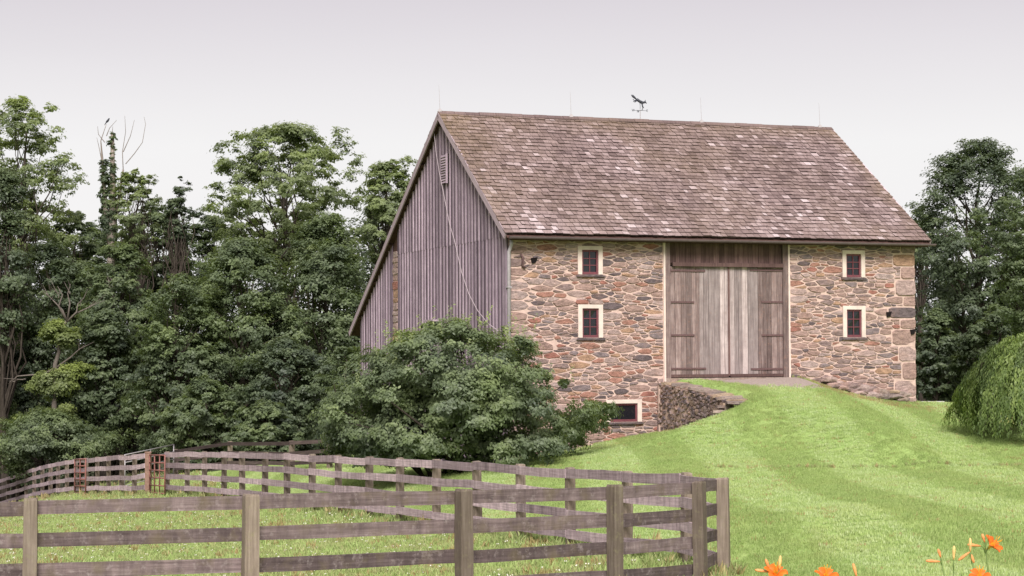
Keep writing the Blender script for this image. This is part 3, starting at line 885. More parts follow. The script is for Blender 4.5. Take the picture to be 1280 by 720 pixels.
for leaf, (a_, b_) in enumerate(((sx(838.0, 1), mid - .012), (mid + .012, sx(982.5, 1)))):
    z0, z1 = Z_D + .05, ZH - .09
    mb = MB(); mb.box(a_, b_, .10, .13, Z(z0), Z(z1)); dr = mb.build('door', M_DARK, barn)
    s_ = a_
    while s_ < b_ - .02:
        w_ = rg.uniform(.12, .21)
        if b_ - s_ - w_ < .07: w_ = b_ - s_
        mb = MB()
        jb, jt = rg.uniform(0, .03), rg.uniform(0, .02)
        mb.box(0, w_ - rg.uniform(.006, .014), .062, .096, jb, z1 - z0 - jt)
        inner = abs(s_ + w_ / 2 - mid) < 1.0
        mb.build('board', M_DOORL if inner and rg.random() < .95 else M_DOOR, dr, loc=(s_, rg.uniform(-.007, .007), Z(z0)))
        s_ += w_
    mb = MB(); mb.box(a_ + .02, b_ - .02, .03, .062, Z(z0 - .03), Z(z0 + .06)); mb.build('bottom_rail', M_DOORD, dr)
    outer = a_ if leaf == 0 else b_
    sg = 1 if leaf == 0 else -1
    for py, ln in ((338, 1.2), (377.5, .82), (419, .82), (461, 1.2)):
        zz_ = zf(outer, py)
        x0, x1 = sorted((outer - sg * .02, outer + sg * ln))
        mb = MB(); mb.box(x0, x1, .035, .052, Z(zz_ - .028), Z(zz_ + .028)); mb.box(outer + sg*.0 - .05, outer + sg*.0 + .03, .012, .05, Z(zz_ - .09), Z(zz_ + .09))
        mb.build('strap_hinge', M_IRON, dr)
mb = MB(); mb.box(mid - .035, mid + .02, .028, .058, Z(Z_D + .06), Z(ZH - .12)); mb.build('meeting_strip', M_DOORD, barn)
mb = MB(); mb.box(D1 + .02, D2 - .02, -.02, .40, Z(Z_D - .12), Z(Z_D - .0)); mb.build('threshold', M_CAP, barn)
mb = MB(); mb.box(.5, L_B - .5, .5, .6, Z(-4), Z(3.2)); mb.build('interior_dark_sheet', M_DARK, barn)  # near-black sheet standing for the unlit inside of the barn
# iron wall tie, and raised near-black plates painting the shade of putlog holes
mb = MB(); mb.tube([(.36, -.06, Z(2.9)), (.42, -.09, Z(2.75)), (.40, -.08, Z(2.55)), (.50, -.07, Z(2.48))], [.03, .035, .035, .03], 6); mb.build('wall_iron', M_IRON, barn, True)
for (s_, z_) in ((.78, 2.72), (12.75, 1.17), (13.62, .62)):
    mb = MB(); mb.poly([(s_-.10, -.05, Z(z_+.06)), (s_+.11, -.05, Z(z_+.09)), (s_+.05, -.05, Z(z_-.07)), (s_-.06, -.05, Z(z_-.1)), (s_-.10, .0, Z(z_+.06)), (s_+.11, .0, Z(z_+.09)), (s_+.05, .0, Z(z_-.07)), (s_-.06, .0, Z(z_-.1))],
                       [(3, 2, 1, 0), (0, 1, 5, 4), (1, 2, 6, 5), (2, 3, 7, 6), (3, 0, 4, 7)]); mb.build('putlog_shade', M_DARK, barn)

def to_world(s_, t_, z_):
    x, y = bw(s_, t_); return Vector((x, y, z_ + ZC))
# lightning rods
for k, px in enumerate((549, 714, 877, 1025)):
    lo, hi = S0, S1
    for _ in range(40):
        md = (lo + hi) / 2
        if PXL(to_world(md, T_R, Z_R))[0] < px: lo = md
        else: hi = md
    b0 = to_world(max(lo, S0 + .06), T_R, Z_R + .02)
    rd = empty('lightning_rod', b0)
    tag(rd, ['thin lightning rod at the gable end of the barn ridge', 'thin lightning rod on the ridge between gable end and weathervane', 'thin lightning rod on the ridge just past the weathervane',
             'thin lightning rod at the far end of the barn ridge'][k], 'lightning rod', 'lightning rods on the barn ridge')
    mb = MB(); mb.tube([(0, 0, .02), (-.03, 0, .82)], [.008, .004], 5); mb.build('rod', M_GALV, rd)
    mb = MB(); mb.box(-.06, .06, -.06, .06, -.03, .035); mb.box(-.03, .03, -.03, .03, .035, .07); mb.build('base', M_GALV, rd)
# weathervane: a running fox over the compass letters
lo, hi = S0, S1
for _ in range(40):
    md = (lo + hi) / 2
    if PXL(to_world(md, T_R, Z_R))[0] < 800.3: lo = md
    else: hi = md
vane = empty('weathervane', to_world(lo, T_R, Z_R + .02), 0.25)
vane.scale = (.64, .64, .78)
tag(vane, 'dark running fox weathervane with compass letters on the barn ridge', 'weathervane')
mb = MB(); mb.tube([(0, 0, -.02), (0, 0, .45)], [.02, .014], 6); mb.build('mast', M_GALV, vane)
mb = MB(); mb.tube([(0, 0, .45), (0, 0, .62)], [.012, .01], 6); mb.tube([(-.36, 0, .37), (.36, 0, .37)], [.008] * 2, 5); mb.tube([(0, -.36, .37), (0, .36, .37)], [.008] * 2, 5); mb.build('compass_arms', M_DARKIRON, vane)
for ch, x, y in (('W', -.38, 0), ('E', .38, 0), ('N', 0, .38), ('S', 0, -.38)):
    cu = bpy.data.curves.new('letter', 'FONT'); cu.body = ch; cu.size = .15; cu.extrude = .01; cu.align_x = 'CENTER'; cu.align_y = 'CENTER'
    tmp = bpy.data.objects.new('letter', cu); COL.objects.link(tmp)
    dg = bpy.context.evaluated_depsgraph_get(); tm = bpy.data.meshes.new_from_object(tmp.evaluated_get(dg))
    bpy.data.objects.remove(tmp)
    o = link('compass_letter', tm, M_DARKIRON, vane, (x, y, .37), (math.pi / 2, 0, 0))
tilt = Matrix.Rotation(rad(24), 3, 'Y')
def fx(p): return tilt @ Vector(p) + Vector((-.03, 0, .72))
fox = MB()
fox.tube([fx(p) for p in [(-.24, 0, .03), (-.16, 0, .05), (0, 0, .04), (.13, 0, .045), (.2, 0, .05)]], [.03, .07, .065, .075, .05], 8)
body = fox.build('fox_body', M_DARKIRON, vane, True)
mb = MB(); mb.tube([fx(p) for p in [(.17, 0, .07), (.24, 0, .12), (.29, 0, .14), (.37, 0, .12)]], [.045, .05, .038, .012], 7)
for y in (-.025, .025): mb.tube([fx((.25, y, .15)), fx((.25, y, .235))], [.024, .004], 4)
mb.build('head', M_DARKIRON, vane, True)
mb = MB(); mb.tube([fx(p) for p in [(-.22, 0, .05), (-.32, 0, .07), (-.45, 0, .09), (-.54, 0, .1)]], [.025, .05, .055, .01], 7); mb.build('tail', M_DARKIRON, vane, True)
for pts in ([(.14, .03, .02), (.23, .03, -.07), (.32, .03, -.12)], [(.12, -.03, .02), (.2, -.03, -.1), (.26, -.03, -.18)],
            [(-.18, .03, .02), (-.28, .03, -.05), (-.38, .03, -.02)], [(-.18, -.03, .01), (-.24, -.03, -.1), (-.34, -.03, -.12)]):
    mb = MB(); mb.tube([fx(p) for p in pts], [.038, .022, .012], 6); mb.build('leg', M_DARKIRON, vane, True)
mb = MB(); mb.tube([(0, 0, .6), (-.03, 0, .74)], [.012, .012], 5); mb.build('spindle', M_DARKIRON, vane)

# ------------------------------------------------------------------ retaining wing wall beside the ramp
wx, wy = bw(WING_S0, 0)
wing = empty('retaining_wall', (wx, wy, ZC - 2.4), TH)
tag(wing, 'low dark fieldstone retaining wall holding the grassy ramp to the barn doors', 'wall')
def wtop(o_): return -0.86 - 0.072 * o_ - .006 * o_ * o_ + 2.4
def wbot(o_): return -2.55 + 2.4
core = MB()
seg = [i * WING_LEN / 12 for i in range(13)]
cv = []
for o_ in seg: cv += [(.03, -o_, -.3), (.72, -o_, -.3), (.72, -o_, wtop(o_) - .04), (.03, -o_, wtop(o_) - .04)]
cf = [(0, 1, 2, 3), (48, 51, 50, 49)]
for i in range(12):
    a_ = i * 4
    for k in range(4): cf.append((a_ + k, a_ + 4 + k, a_ + 4 + (k + 1) % 4, a_ + (k + 1) % 4))
core.poly(cv, cf); core = core.build('core', M_MUD, wing)
cells = rubble(0, WING_LEN + .1, -.25, 1.55, 1.3, .055, .115, 6000, rg)
for poly, _ in cells:
    q = [p for p in poly]
    # trim to the falling top line
    c0, c1 = wtop(0), wtop(WING_LEN); sl_ = (c1 - c0) / WING_LEN
    q = clip(q, -sl_, 1, c0 - .02)
    q = inset(q, rg.uniform(.02, .032) if sum(p[0] for p in q) / max(1, len(q)) < 2.2 else rg.uniform(.008, .015))
    if area(q) < .004: continue
    mx_, my_ = sum(p[0] for p in q) / len(q), sum(p[1] for p in q) / len(q)
    xg, yg = bw(WING_S0, -mx_)
    if my_ < tz(xg - .25, yg) - (ZC - 2.4) - .3: continue
    (cx, cy), vs, fs = stone_geo(q, rg.uniform(.02, .07), rg)
    mb = MB(); mb.poly([(-w_, -x, y) for x, y, w_ in vs], fs, rg.random())
    mb.build('stone', M_WING, wing, loc=(.03, -cx, cy))
mb = MB(); mb.poly([(.024, -2.2, -.2), (.024, 0, -.2), (.024, 0, wtop(0) - .05), (.024, -2.2, wtop(2.2) - .07), (.036, -2.2, -.2), (.036, 0, -.2), (.036, 0, wtop(0) - .05), (.036, -2.2, wtop(2.2) - .07)], [(0, 3, 2, 1), (4, 5, 6, 7), (0, 1, 5, 4), (1, 2, 6, 5), (2, 3, 7, 6), (3, 0, 4, 7)]); mb.build('mortar_face', M_MORTAR, wing)
mb = MB(); mb.box(-.03, .03, -.15, -.06, -.2, wtop(0) - .02); mb.build('end_pointing', M_MORTAR, wing)
def slabstone(name, mat, parent, c, lx, ly, lz, rz, tilt_=0.0):
    nv = rg.randint(6, 8)
    ring = []
    for k in range(nv):
        an = 2 * math.pi * k / nv + rg.uniform(-.2, .2)
        rr = rg.uniform(.85, 1.1)
        ring.append((math.cos(an) * lx * rr, math.sin(an) * ly * rr))
    vs = [(x, y, 0) for x, y in ring] + [(x * .97, y * .97, lz + rg.uniform(-.012, .012)) for x, y in ring]
    mb = MB(); mb.poly(vs, [tuple(range(nv))[::-1], tuple(range(nv, 2*nv))] + [(i, (i+1) % nv, nv + (i+1) % nv, nv + i) for i in range(nv)], rg.random())
    o = mb.build(name, mat, parent, loc=c); o.rotation_euler = (tilt_, rg.uniform(-.08, .08), rz)
    return o
o_ = .3
while o_ < WING_LEN:
    ly = rg.uniform(.2, .34)
    slabstone('cap_stone', M_CAP, wing, (.34, -o_ - ly, wtop(o_ + ly) - .05), rg.uniform(.36, .43), ly, rg.uniform(.05, .09), rg.uniform(-.2, .2), .06)
    o_ += ly * 1.8
for k in range(11):                           # tumbled flat stones where the wall runs out
    slabstone('cap_stone', M_CAP, wing, (rg.uniform(-.05, .45), -WING_LEN - rg.uniform(-.45, .4), wtop(WING_LEN) - .07 - k * .05), rg.uniform(.22, .4), rg.uniform(.2, .38), rg.uniform(.05, .09), rg.uniform(0, 3), rg.uniform(-.12, .12))

# ------------------------------------------------------------------ paddock fence
fence = empty('paddock_fence', (near_posts[2].x, near_posts[2].y, near_posts[2].z - TOPH))
tag(fence, 'long weathered four-rail board fence closing the paddock below the barn', 'fence')
F0 = Vector(fence.location)
def post(p, parent, base0, h, w_, mat, dirv, round_=False, name='post'):
    mb = MB()
    n_ = 10 if round_ else 4
    vs = []
    lv = [-.35, .3, .8, h - .02, h]
    for i, zz_ in enumerate(lv):
        k = 1.0 if i < 3 else (.97 if i == 3 else .88)
        for j in range(n_):
            an = 2 * math.pi * (j + .5) / n_
            rr = w_ / 2 * (1.0 if round_ else 1.414) * k
            vs.append((math.cos(an) * rr + rg.uniform(-.004, .004), math.sin(an) * rr + rg.uniform(-.004, .004), zz_ + (rg.uniform(-.008, .008) if i == 4 else 0)))
    fs = [tuple(range(n_))[::-1], tuple(range(4*n_, 5*n_))]
    for i in range(4):
        for j in range(n_): fs.append((i*n_+j, i*n_+(j+1) % n_, (i+1)*n_+(j+1) % n_, (i+1)*n_+j))
    mb.poly(vs, fs)
    o = mb.build(name, mat, parent, loc=(p.x - base0.x, p.y - base0.y, p.z - h - base0.z))
    o.rotation_euler = (rg.uniform(-.012, .012), rg.uniform(-.012, .012), math.atan2(dirv.y, dirv.x))
    return o
def rail(a_, b_, parent, base0, hgt, th, mat, sag=.012):
    d = b_ - a_; ln = d.length
    mb = MB(); n_ = 6
    ph, am = rg.uniform(0, 6), rg.uniform(.3, 1) * sag
    vs = []
    for i in range(n_ + 1):
        x = ln * i / n_; w_ = am * math.sin(ph + 3.5 * i / n_)
        hh_ = hgt / 2 * rg.uniform(.95, 1.04)
        for (yy, zz_) in ((-th/2, -hh_), (th/2, -hh_), (th/2, hh_), (-th/2, hh_)): vs.append((x, yy + w_ * .5, zz_ + w_))
    fs = [(0, 3, 2, 1), (n_*4, n_*4+1, n_*4+2, n_*4+3)]
    for i in range(n_):
        for k in range(4): fs.append((i*4+k, i*4+(k+1) % 4, (i+1)*4+(k+1) % 4, (i+1)*4+k))
    mb.poly(vs, fs)
    o = mb.build('rail', mat, parent, loc=a_ - base0)
    o.rotation_euler = Vector((1, 0, 0)).rotation_difference(d.normalized()).to_euler()
    # keep the board upright
    yaw = math.atan2(d.y, d.x); pit = math.asin(d.z / ln)
    o.rotation_euler = (0, -pit, yaw)
    return o
def run(posts, parent, mat, pmat, pw, off, round_=False, rails=4, gap=GAP, hgt=.155, top=.02, skip=(), h=TOPH, noposts=()):
    for i, p in enumerate(posts):
        dv = (posts[min(i+1, len(posts)-1)] - posts[max(i-1, 0)])
        if i not in noposts: post(p, parent, F0 if parent is fence else Vector(parent.location), h + rg.uniform(-.01, .025), pw * rg.uniform(.94, 1.08), pmat, dv, round_)
    for i in range(len(posts) - 1):
        if i in skip: continue
        a_, b_ = posts[i].copy(), posts[i+1].copy()
        dv = (b_ - a_); nrm = Vector((-dv.y, dv.x, 0)).normalized() * off
        ex = dv.normalized() * .008
        for k in range(rails):
            dz = Vector((0, 0, -top - hgt / 2 - k * gap))
            rail(a_ + nrm + ex + dz + Vector((0, 0, rg.uniform(-.012, .012))), b_ + nrm - ex + dz + Vector((0, 0, rg.uniform(-.012, .012))), parent, F0 if parent is fence else Vector(parent.location), hgt * rg.uniform(.95, 1.05), .026, mat)
run(near_posts, fence, M_RAIL, M_POST, .155, .092)            # rails on the paddock side of the posts
bp = [near_posts[-1]] + back_posts
run(bp, fence, M_RAIL2, M_POST, .135, .083, noposts=(0,))          # bleached back run: boards face the paddock
run(left_posts, fence, M_RAIL2, M_POST, .135, .083)

# dark fence beyond, behind the shrub
dk_px = [(219, 561.5, 78), (288, 570, 74), (365, 557.5, 69), (412, 548, 67), (455, 545, 66)]
dk = [W(*q) for q in dk_px]
dk = [Vector((p.x, p.y, max(p.z, tz(p.x, p.y) + 1.05))) for p in dk]
fence2 = empty('pasture_fence', (dk[0].x, dk[0].y, dk[0].z - 1.25))
tag(fence2, 'dark old plank fence running back from the paddock toward the barn, behind the shrub', 'fence')
run(dk, fence2, M_RAILD, M_POST, .15, -.09, rails=3, gap=.36, hgt=.13, h=1.3)

# gates
def tube_gate(name, label, a_, b_, h, bars, ups, mat, r=.022, zoff=.12):
    """steel tube gate from plan point a to b, standing on the ground"""
    g = empty(name, a_, math.atan2(b_.y - a_.y, b_.x - a_.x))
    ln = math.hypot(b_.x - a_.x, b_.y - a_.y); dz = b_.z - a_.z
    tag(g, label, 'gate', 'steel gates in the paddock fence')
    for k in range(bars):
        zz_ = zoff + (h - zoff) * k / (bars - 1)
        mb = MB(); mb.tube([(0, 0, zz_), (ln, 0, zz_ + dz)], [r, r], 6); mb.build('bar', mat, g, True)
    for k in range(ups):
        x = ln * k / (ups - 1)
        mb = MB(); mb.tube([(x, 0, zoff - .03 + dz * k / (ups - 1)), (x, 0, h + .02 + dz * k / (ups - 1))], [r * 1.05] * 2, 6); mb.build('upright', mat, g, True)
    return g
def on_ground(px, d):
    p = W(px, 600, d); return Vector((p.x, p.y, tz(p.x, p.y)))
p_g = on_ground(187, left_posts[0].y - .15)
tube_gate('paddock_gate', 'red oxide steel tube gate standing half open beside its rusty post', p_g, on_ground(206, left_posts[0].y - 1.75), 1.32, 6, 4, M_RED)
tube_gate('paddock_gate', 'narrow red steel tube gate lying flat against the fence rails', on_ground(93.5, left_posts[6].y - .45), on_ground(107, left_posts[5].y - .5), 1.36, 6, 3, M_RED, .026)
tube_gate('paddock_gate', 'pale galvanised tube gate swung open behind the fence', on_ground(156, 71.5), on_ground(217, 77.5), 1.25, 5, 3, M_GALV, .022)
gp = empty('gate_post', p_g + Vector((-.06, .1, 0)))
tag(gp, 'squared rusty brown gate post holding the half-open red gate', 'gate post')
mb = MB(); mb.box(-.09, .09, -.09, .09, -.3, 1.38); mb.build('shaft', M_RUSTPOST, gp)
mb = MB(); mb.box(-.105, .105, -.105, .105, 1.383, 1.42); mb.build('cap', M_RUSTPOST, gp)

# ------------------------------------------------------------------ pale bench beyond the corner
bp_ = on_ground(1167, 68)
btop = W(1167, 509.5, 68).z
bench = empty('garden_bench', (bp_.x, bp_.y, bp_.z), -.1)
tag(bench, 'low pale slab bench on the grass behind the barn corner', 'bench')
hb = max(.25, btop - bp_.z)
mb = MB(); mb.box(-.38, .38, -.2, .2, hb - .06, hb); mb.build('seat', M_BENCH, bench)
for x in (-.3, .3):
    mb = MB(); mb.box(x - .05, x + .05, -.16, .16, -.2, hb - .062); mb.build('leg', M_BENCH, bench)

# ------------------------------------------------------------------ vegetation
LEAF_DARK = leafmat('leaf_dark', (0.06, 0.085, 0.05), (0.112, 0.148, 0.082), (0.19, 0.23, 0.13), .42)
LEAF_MID = leafmat('leaf_mid', (0.08, 0.112, 0.06), (0.15, 0.195, 0.098), (0.24, 0.29, 0.15), .45)
LEAF_LIGHT = leafmat('leaf_light', (0.145, 0.188, 0.092), (0.24, 0.292, 0.14), (0.33, 0.38, 0.19), .5)
LEAF_LIME = leafmat('leaf_lime', (0.14, 0.18, 0.062), (0.225, 0.275, 0.095), (0.32, 0.37, 0.14), .45)
LEAF_BUSH = leafmat('leaf_shrub', (0.09, 0.122, 0.07), (0.18, 0.228, 0.122), (0.30, 0.36, 0.185), .45)
LEAF_WEEP = leafmat('leaf_weeping', (0.08, 0.125, 0.04), (0.175, 0.245, 0.078), (0.31, 0.385, 0.13), .45)

def leaf_object(name, C, Nn, size, rnd, mat, parent, aspect=.55, U=None, fold=.12):
    N = len(C)
    Nn = Nn / (np.linalg.norm(Nn, axis=1, keepdims=True) + 1e-9)
    if U is None: U = rng.normal(size=(N, 3))
    U = U - (U * Nn).sum(1, keepdims=True) * Nn
    U /= (np.linalg.norm(U, axis=1, keepdims=True) + 1e-9)
    V = np.cross(Nn, U)
    s = size[:, None]
    v = np.empty((N, 4, 3), np.float32)
    v[:, 0] = C - U * s * .5
    v[:, 1] = C + V * s * .5 * aspect + Nn * s * fold - U * s * .06
    v[:, 2] = C + U * s * .5
    v[:, 3] = C - V * s * .5 * aspect + Nn * s * fold - U * s * .06
    me = bpy.data.meshes.new(name)
    me.vertices.add(N * 4); me.vertices.foreach_set('co', v.ravel())
    me.loops.add(N * 4); me.loops.foreach_set('vertex_index', np.arange(N * 4, dtype=np.int32))
    me.polygons.add(N); me.polygons.foreach_set('loop_start', np.arange(0, N * 4, 4, dtype=np.int32))
    a = me.attributes.new('rnd', 'FLOAT', 'FACE'); a.data.foreach_set('value', np.clip(rnd, 0, 1).astype(np.float32))
    me.update(calc_edges=True)
    return link(name, me, mat, parent)

def clump_leaves(cl, per, size, upb=.55, flat=.68, sub=9, sr=.42, outw=.7):
    """cl: (k,4) centres + radius; each clump is a cluster of flat leaf sprays. Returns leaf centres, normals, sizes, rnd"""
    k = len(cl)
    d = rng.normal(size=(k, sub, 3)); d /= np.linalg.norm(d, axis=2, keepdims=True)
    d[..., 2] = np.where((d[..., 2] < 0) & (rng.random((k, sub)) < .6), -d[..., 2], d[..., 2])
    r = cl[:, None, 3]
    rad_ = r * rng.uniform(.35, 1.12, (k, sub))
    sc = cl[:, None, :3] + d * rad_[..., None] * np.array([1, 1, flat])
    sd = d.reshape(-1, 3); sc = sc.reshape(-1, 3); ss_ = (r * sr * rng.uniform(.6, 1.35, (k, sub))).ravel(); srel = (rad_ / r).ravel()
    tint = np.repeat(rng.random(k), sub) * .55 + rng.random(k * sub) * .45
    w_ = ss_ ** 2
    idx = rng.choice(k * sub, per, p=w_ / w_.sum())
    g = rng.normal(size=(per, 3)) * np.array([.52, .52, .26])
    g[:, 2] -= .22 * (g[:, 0] ** 2 + g[:, 1] ** 2)
    C = sc[idx] + g * ss_[idx][:, None]
    Nn = sd[idx] * .65 + np.array([0, 0, upb]) + g * .4 + rng.normal(size=(per, 3)) * .36
    rnd = .26 * rng.random(per) + .32 * tint[idx] + .42 * srel[idx] * np.clip(sd[idx][:, 2] * .55 + .45 + g[:, 2] * .5, 0, 1)  # outer and upper leaves paler: light on each clump painted into the tint
    ov = C - cl[:, :3].mean(0); ov /= (np.linalg.norm(ov, axis=1, keepdims=True) + 1e-6)
    Nn = Nn + ov * outw
    return C, Nn, size * (.6 + .8 * rng.random(per)), rnd

def grow(mb, base, tips, r0, levels=3, wob=.08):
    """limbs: a leader from base, each tip reached by a bent tapering limb from the leader"""
    base = Vector(base)
    tipc = Vector(np.mean(np.array(tips), axis=0)); ztop = max(t[2] for t in tips)
    lead = [base]
    H = ztop - base.z
    lean = Vector((tipc.x - base.x, tipc.y - base.y, 0))
    for k in range(1, 9):
        f = k / 8
        lead.append(base + lean * f * .8 + Vector((rg.uniform(-1, 1), rg.uniform(-1, 1), 0)) * wob * H * .25 * f + Vector((0, 0, H * .93 * f)))
    rads = [r0 * (1 - .9 * (k / 8) ** .8) + .012 for k in range(9)]
    mb.tube(lead, [r0 * 1.35] + rads[1:], 8)
    for t in tips:
        t = Vector(t)
        f = min(.9, max(.12, ((t.z - base.z) / H) - rg.uniform(.12, .34)))
        i = int(f * 8); fr_ = f * 8 - i
        st = lead[i].lerp(lead[min(i+1, 8)], fr_)
        rr = rads[i] * rg.uniform(.32, .5)
        m1 = st.lerp(t, .35) + Vector((rg.uniform(-.15, .15), rg.uniform(-.15, .15), .08)) * (t - st).length
        m2 = st.lerp(t, .7) + Vector((rg.uniform(-.1, .1), rg.uniform(-.1, .1), .07)) * (t - st).length
        mb.tube([st, m1, m2, t], [rr, rr * .7, rr * .45, max(.01, rr * .15)], 5, cap=False)

TREES = []
def tree(px, top, hw, d, label, kind=LEAF_MID, bot=None, clumps=60, leaves=13000, size=.27, cr=(.09, .17), trunk=.22, name='deciduous_tree', open_=.2, squash=.45, group='trees of the wood behind the paddock', bark=None, flat=.68, shells=None, lobes=None):
    """px/top/hw in photo pixels at depth d; the tree stands on the terrain at that depth"""
    c = W(px, 500, d); zt = W(px, top, d).z; R = hw * d / F_PX
    zg = tz(c.x, c.y)
    zb = W(px, bot, d).z if bot else zg + .06 * (zt - zg)
    zb = max(zb, zg + .25)
    root = empty(name, (c.x, c.y, zg))
    tag(root, label, 'tree', group)
    B = Vector(root.location)
    cl = []
    ph = rng.uniform(0, 6.28, 6)
    H = zt - zb
    while len(cl) < clumps:
        h = rng.random(); an = rng.uniform(0, 2 * math.pi)
        prof = max(.05, 1 - abs((h - squash) / (1 - squash if h > squash else squash * 1.25)) ** 2.3) ** .5
        lump = 1 + .17 * math.sin(2 * an + ph[0] + 5 * h) + .15 * math.sin(3 * an + ph[1] - 7 * h) + .12 * math.sin(9 * h + ph[2])
        rr = R * prof * lump * (open_ + (1 - open_) * rng.random()) ** .5
        rc = rng.uniform(*cr) * (R + H * .35)
        z_ = zb + h * H - rc * flat * (1 if h > .5 else -.2)
        cl.append((math.cos(an) * max(0, rr - rc * .5), math.sin(an) * max(0, rr - rc * .5), z_ - B.z, rc))
    if lobes:
        for lx, ly, lr in lobes:
            p = W(lx, ly, d); cl.append((p.x - B.x, rng.uniform(-1, 1), p.z - B.z, lr * d / F_PX))
    cl = np.array(cl)
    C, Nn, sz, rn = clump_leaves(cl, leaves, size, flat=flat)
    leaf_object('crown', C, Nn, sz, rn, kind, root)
    mb = MB()
    grow(mb, (0, 0, -.3), [tuple(q[:3]) for q in cl[:min(len(cl), 46)]], trunk)
    mb.build('trunk', bark or M_BARK, root, True)
    return root

# back of the wood, left of the barn
tree(-70, 280, 85, 103, 'dark tree filling the back of the wood beyond the frame edge', LEAF_DARK, clumps=139, leaves=6862, size=0.259)
tree(28, 262, 100, 104, 'dark dense tree behind the ivy-choked tree at the wood edge', LEAF_DARK, clumps=162, leaves=16776, size=0.207)
tree(122, 270, 95, 106, 'dark dense tree behind the dead ivy-clad snag', LEAF_DARK, clumps=162, leaves=16776, size=0.207)
tree(212, 266, 90, 104, 'dark dense tree below the small round-headed tree', LEAF_DARK, clumps=162, leaves=16776, size=0.207)
tree(300, 282, 95, 108, 'dense full tree directly under the tall airy tree', LEAF_MID, clumps=162, leaves=16776, size=0.207)
tree(395, 262, 95, 106, 'dense tree between the airy tree and the barn eave', LEAF_MID, clumps=162, leaves=16776, size=0.207)
tree(480, 245, 80, 104, 'dense tree hidden mostly behind the barn gable', LEAF_MID, clumps=139, leaves=13725, size=0.207)
tree(560, 290, 70, 104, 'dark tree standing wholly behind the barn', LEAF_DARK, clumps=115, leaves=4575, size=0.295)
# tall silhouettes
tree(22, 122, 66, 98, 'tall open-crowned tree with layered sprays, tallest at the wood edge', LEAF_LIGHT, bot=330, clumps=135, leaves=25828, size=0.150, cr=(0.054, 0.111), open_=.12, squash=.55, trunk=.28,
     lobes=[(70, 165, 14), (64, 135, 10), (86, 235, 13), (80, 275, 14), (20, 130, 16), (45, 185, 18), (60, 215, 20), (90, 300, 16)])
tree(6, 205, 36, 92, 'near-black ivy-choked tree in front of the tall open-crowned tree', LEAF_DARK, bot=430, clumps=60, leaves=13528, size=0.145, cr=(0.098, 0.181))
tree(168, 208, 38, 96, 'light feathery young tree beside the ivy-clad snag', LEAF_LIGHT, bot=310, clumps=78, leaves=12790, size=0.121, cr=(0.059, 0.117), open_=.1)
tree(222, 232, 19, 97, 'small tree with a tight round dark head', LEAF_DARK, bot=300, clumps=55, leaves=10331, size=0.108, cr=(0.098, 0.170), lobes=[(232, 228, 5), (238, 240, 6), (226, 222, 4), (205, 262, 8), (246, 268, 9)])
tree(355, 152, 104, 100, 'tall wide airy tree with sky showing through its crown', LEAF_LIGHT, bot=335, clumps=267, leaves=59605, size=0.145, cr=(0.044, 0.090), open_=.1, squash=.5, trunk=.3,
     lobes=[(285, 185, 15), (300, 170, 13), (320, 172, 14), (368, 160, 15), (385, 170, 14), (430, 180, 16), (448, 198, 13), (425, 165, 11), (275, 205, 13), (268, 235, 13), (355, 178, 12), (262, 262, 14), (440, 220, 13)])
tree(487, 198, 44, 97, 'rounded light green tree rising against the barn roof edge', LEAF_LIGHT, bot=330, clumps=127, leaves=23368, size=0.138, cr=(0.069, 0.128), open_=.2, lobes=[(510, 205, 12), (470, 212, 12), (500, 225, 14), (465, 232, 12)])
tree(92, 262, 44, 101, 'full green tree closing the gap between the tall open tree and the snag', LEAF_MID, bot=400, clumps=150, leaves=21600, size=0.177, cr=(.06, .11), open_=.3, squash=.5)
tree(192, 252, 40, 101, 'full green tree closing the gap beside the small round-headed tree', LEAF_MID, bot=400, clumps=150, leaves=21600, size=0.177, cr=(.06, .11), open_=.3, squash=.5)
tree(262, 268, 42, 103, 'full green tree at the left skirt of the tall airy tree', LEAF_MID, bot=400, clumps=130, leaves=18000, size=0.177, cr=(.06, .11), open_=.3, squash=.5)
# front rank
tree(300, 292, 82, 88, 'broad mid-green tree spreading behind the paddock gate', LEAF_MID, bot=565, clumps=256, leaves=56767, size=0.145, cr=(0.069, 0.128), open_=.35, squash=.4)
tree(405, 262, 78, 90, 'broad leafy tree crowding the barn rear eave', LEAF_MID, bot=560, clumps=256, leaves=56767, size=0.145, cr=(0.069, 0.128), open_=.35, squash=.45)
tree(225, 340, 62, 86, 'mid-green tree with full skirts behind the pasture fence', LEAF_MID, bot=570, clumps=210, leaves=45414, size=0.138, cr=(0.069, 0.128), open_=.35, squash=.35)
tree(355, 420, 62, 83, 'low dark bushy tree at the foot of the wood behind the shrub', LEAF_DARK, bot=570, clumps=187, leaves=39736, size=0.132, cr=(0.079, 0.139), open_=.35, squash=.4)
tree(150, 300, 58, 93, 'dark green tree standing under the snag', LEAF_MID, bot=480, clumps=174, leaves=35478, size=0.145, cr=(0.069, 0.128), open_=.3)
tree(60, 300, 62, 95, 'dark green tree behind the lime-tufted sapling', LEAF_DARK, bot=520, clumps=174, leaves=35478, size=0.150, cr=(0.069, 0.139), open_=.3)
tree(130, 385, 62, 90, 'deep shaded tree in the hollow of the wood', LEAF_DARK, bot=540, clumps=174, leaves=34060, size=0.145, cr=(0.079, 0.139), open_=.3)
tree(-25, 355, 42, 93, 'mid-green tree leaning in past the frame edge', LEAF_MID, bot=560, clumps=139, leaves=23368, size=0.138, cr=(0.079, 0.139), open_=.3)
tree(440, 430, 45, 79, 'dark undergrowth tree between wood and barn rear corner', LEAF_DARK, bot=570, clumps=139, leaves=22139, size=0.132, cr=(0.089, 0.149), open_=.3)
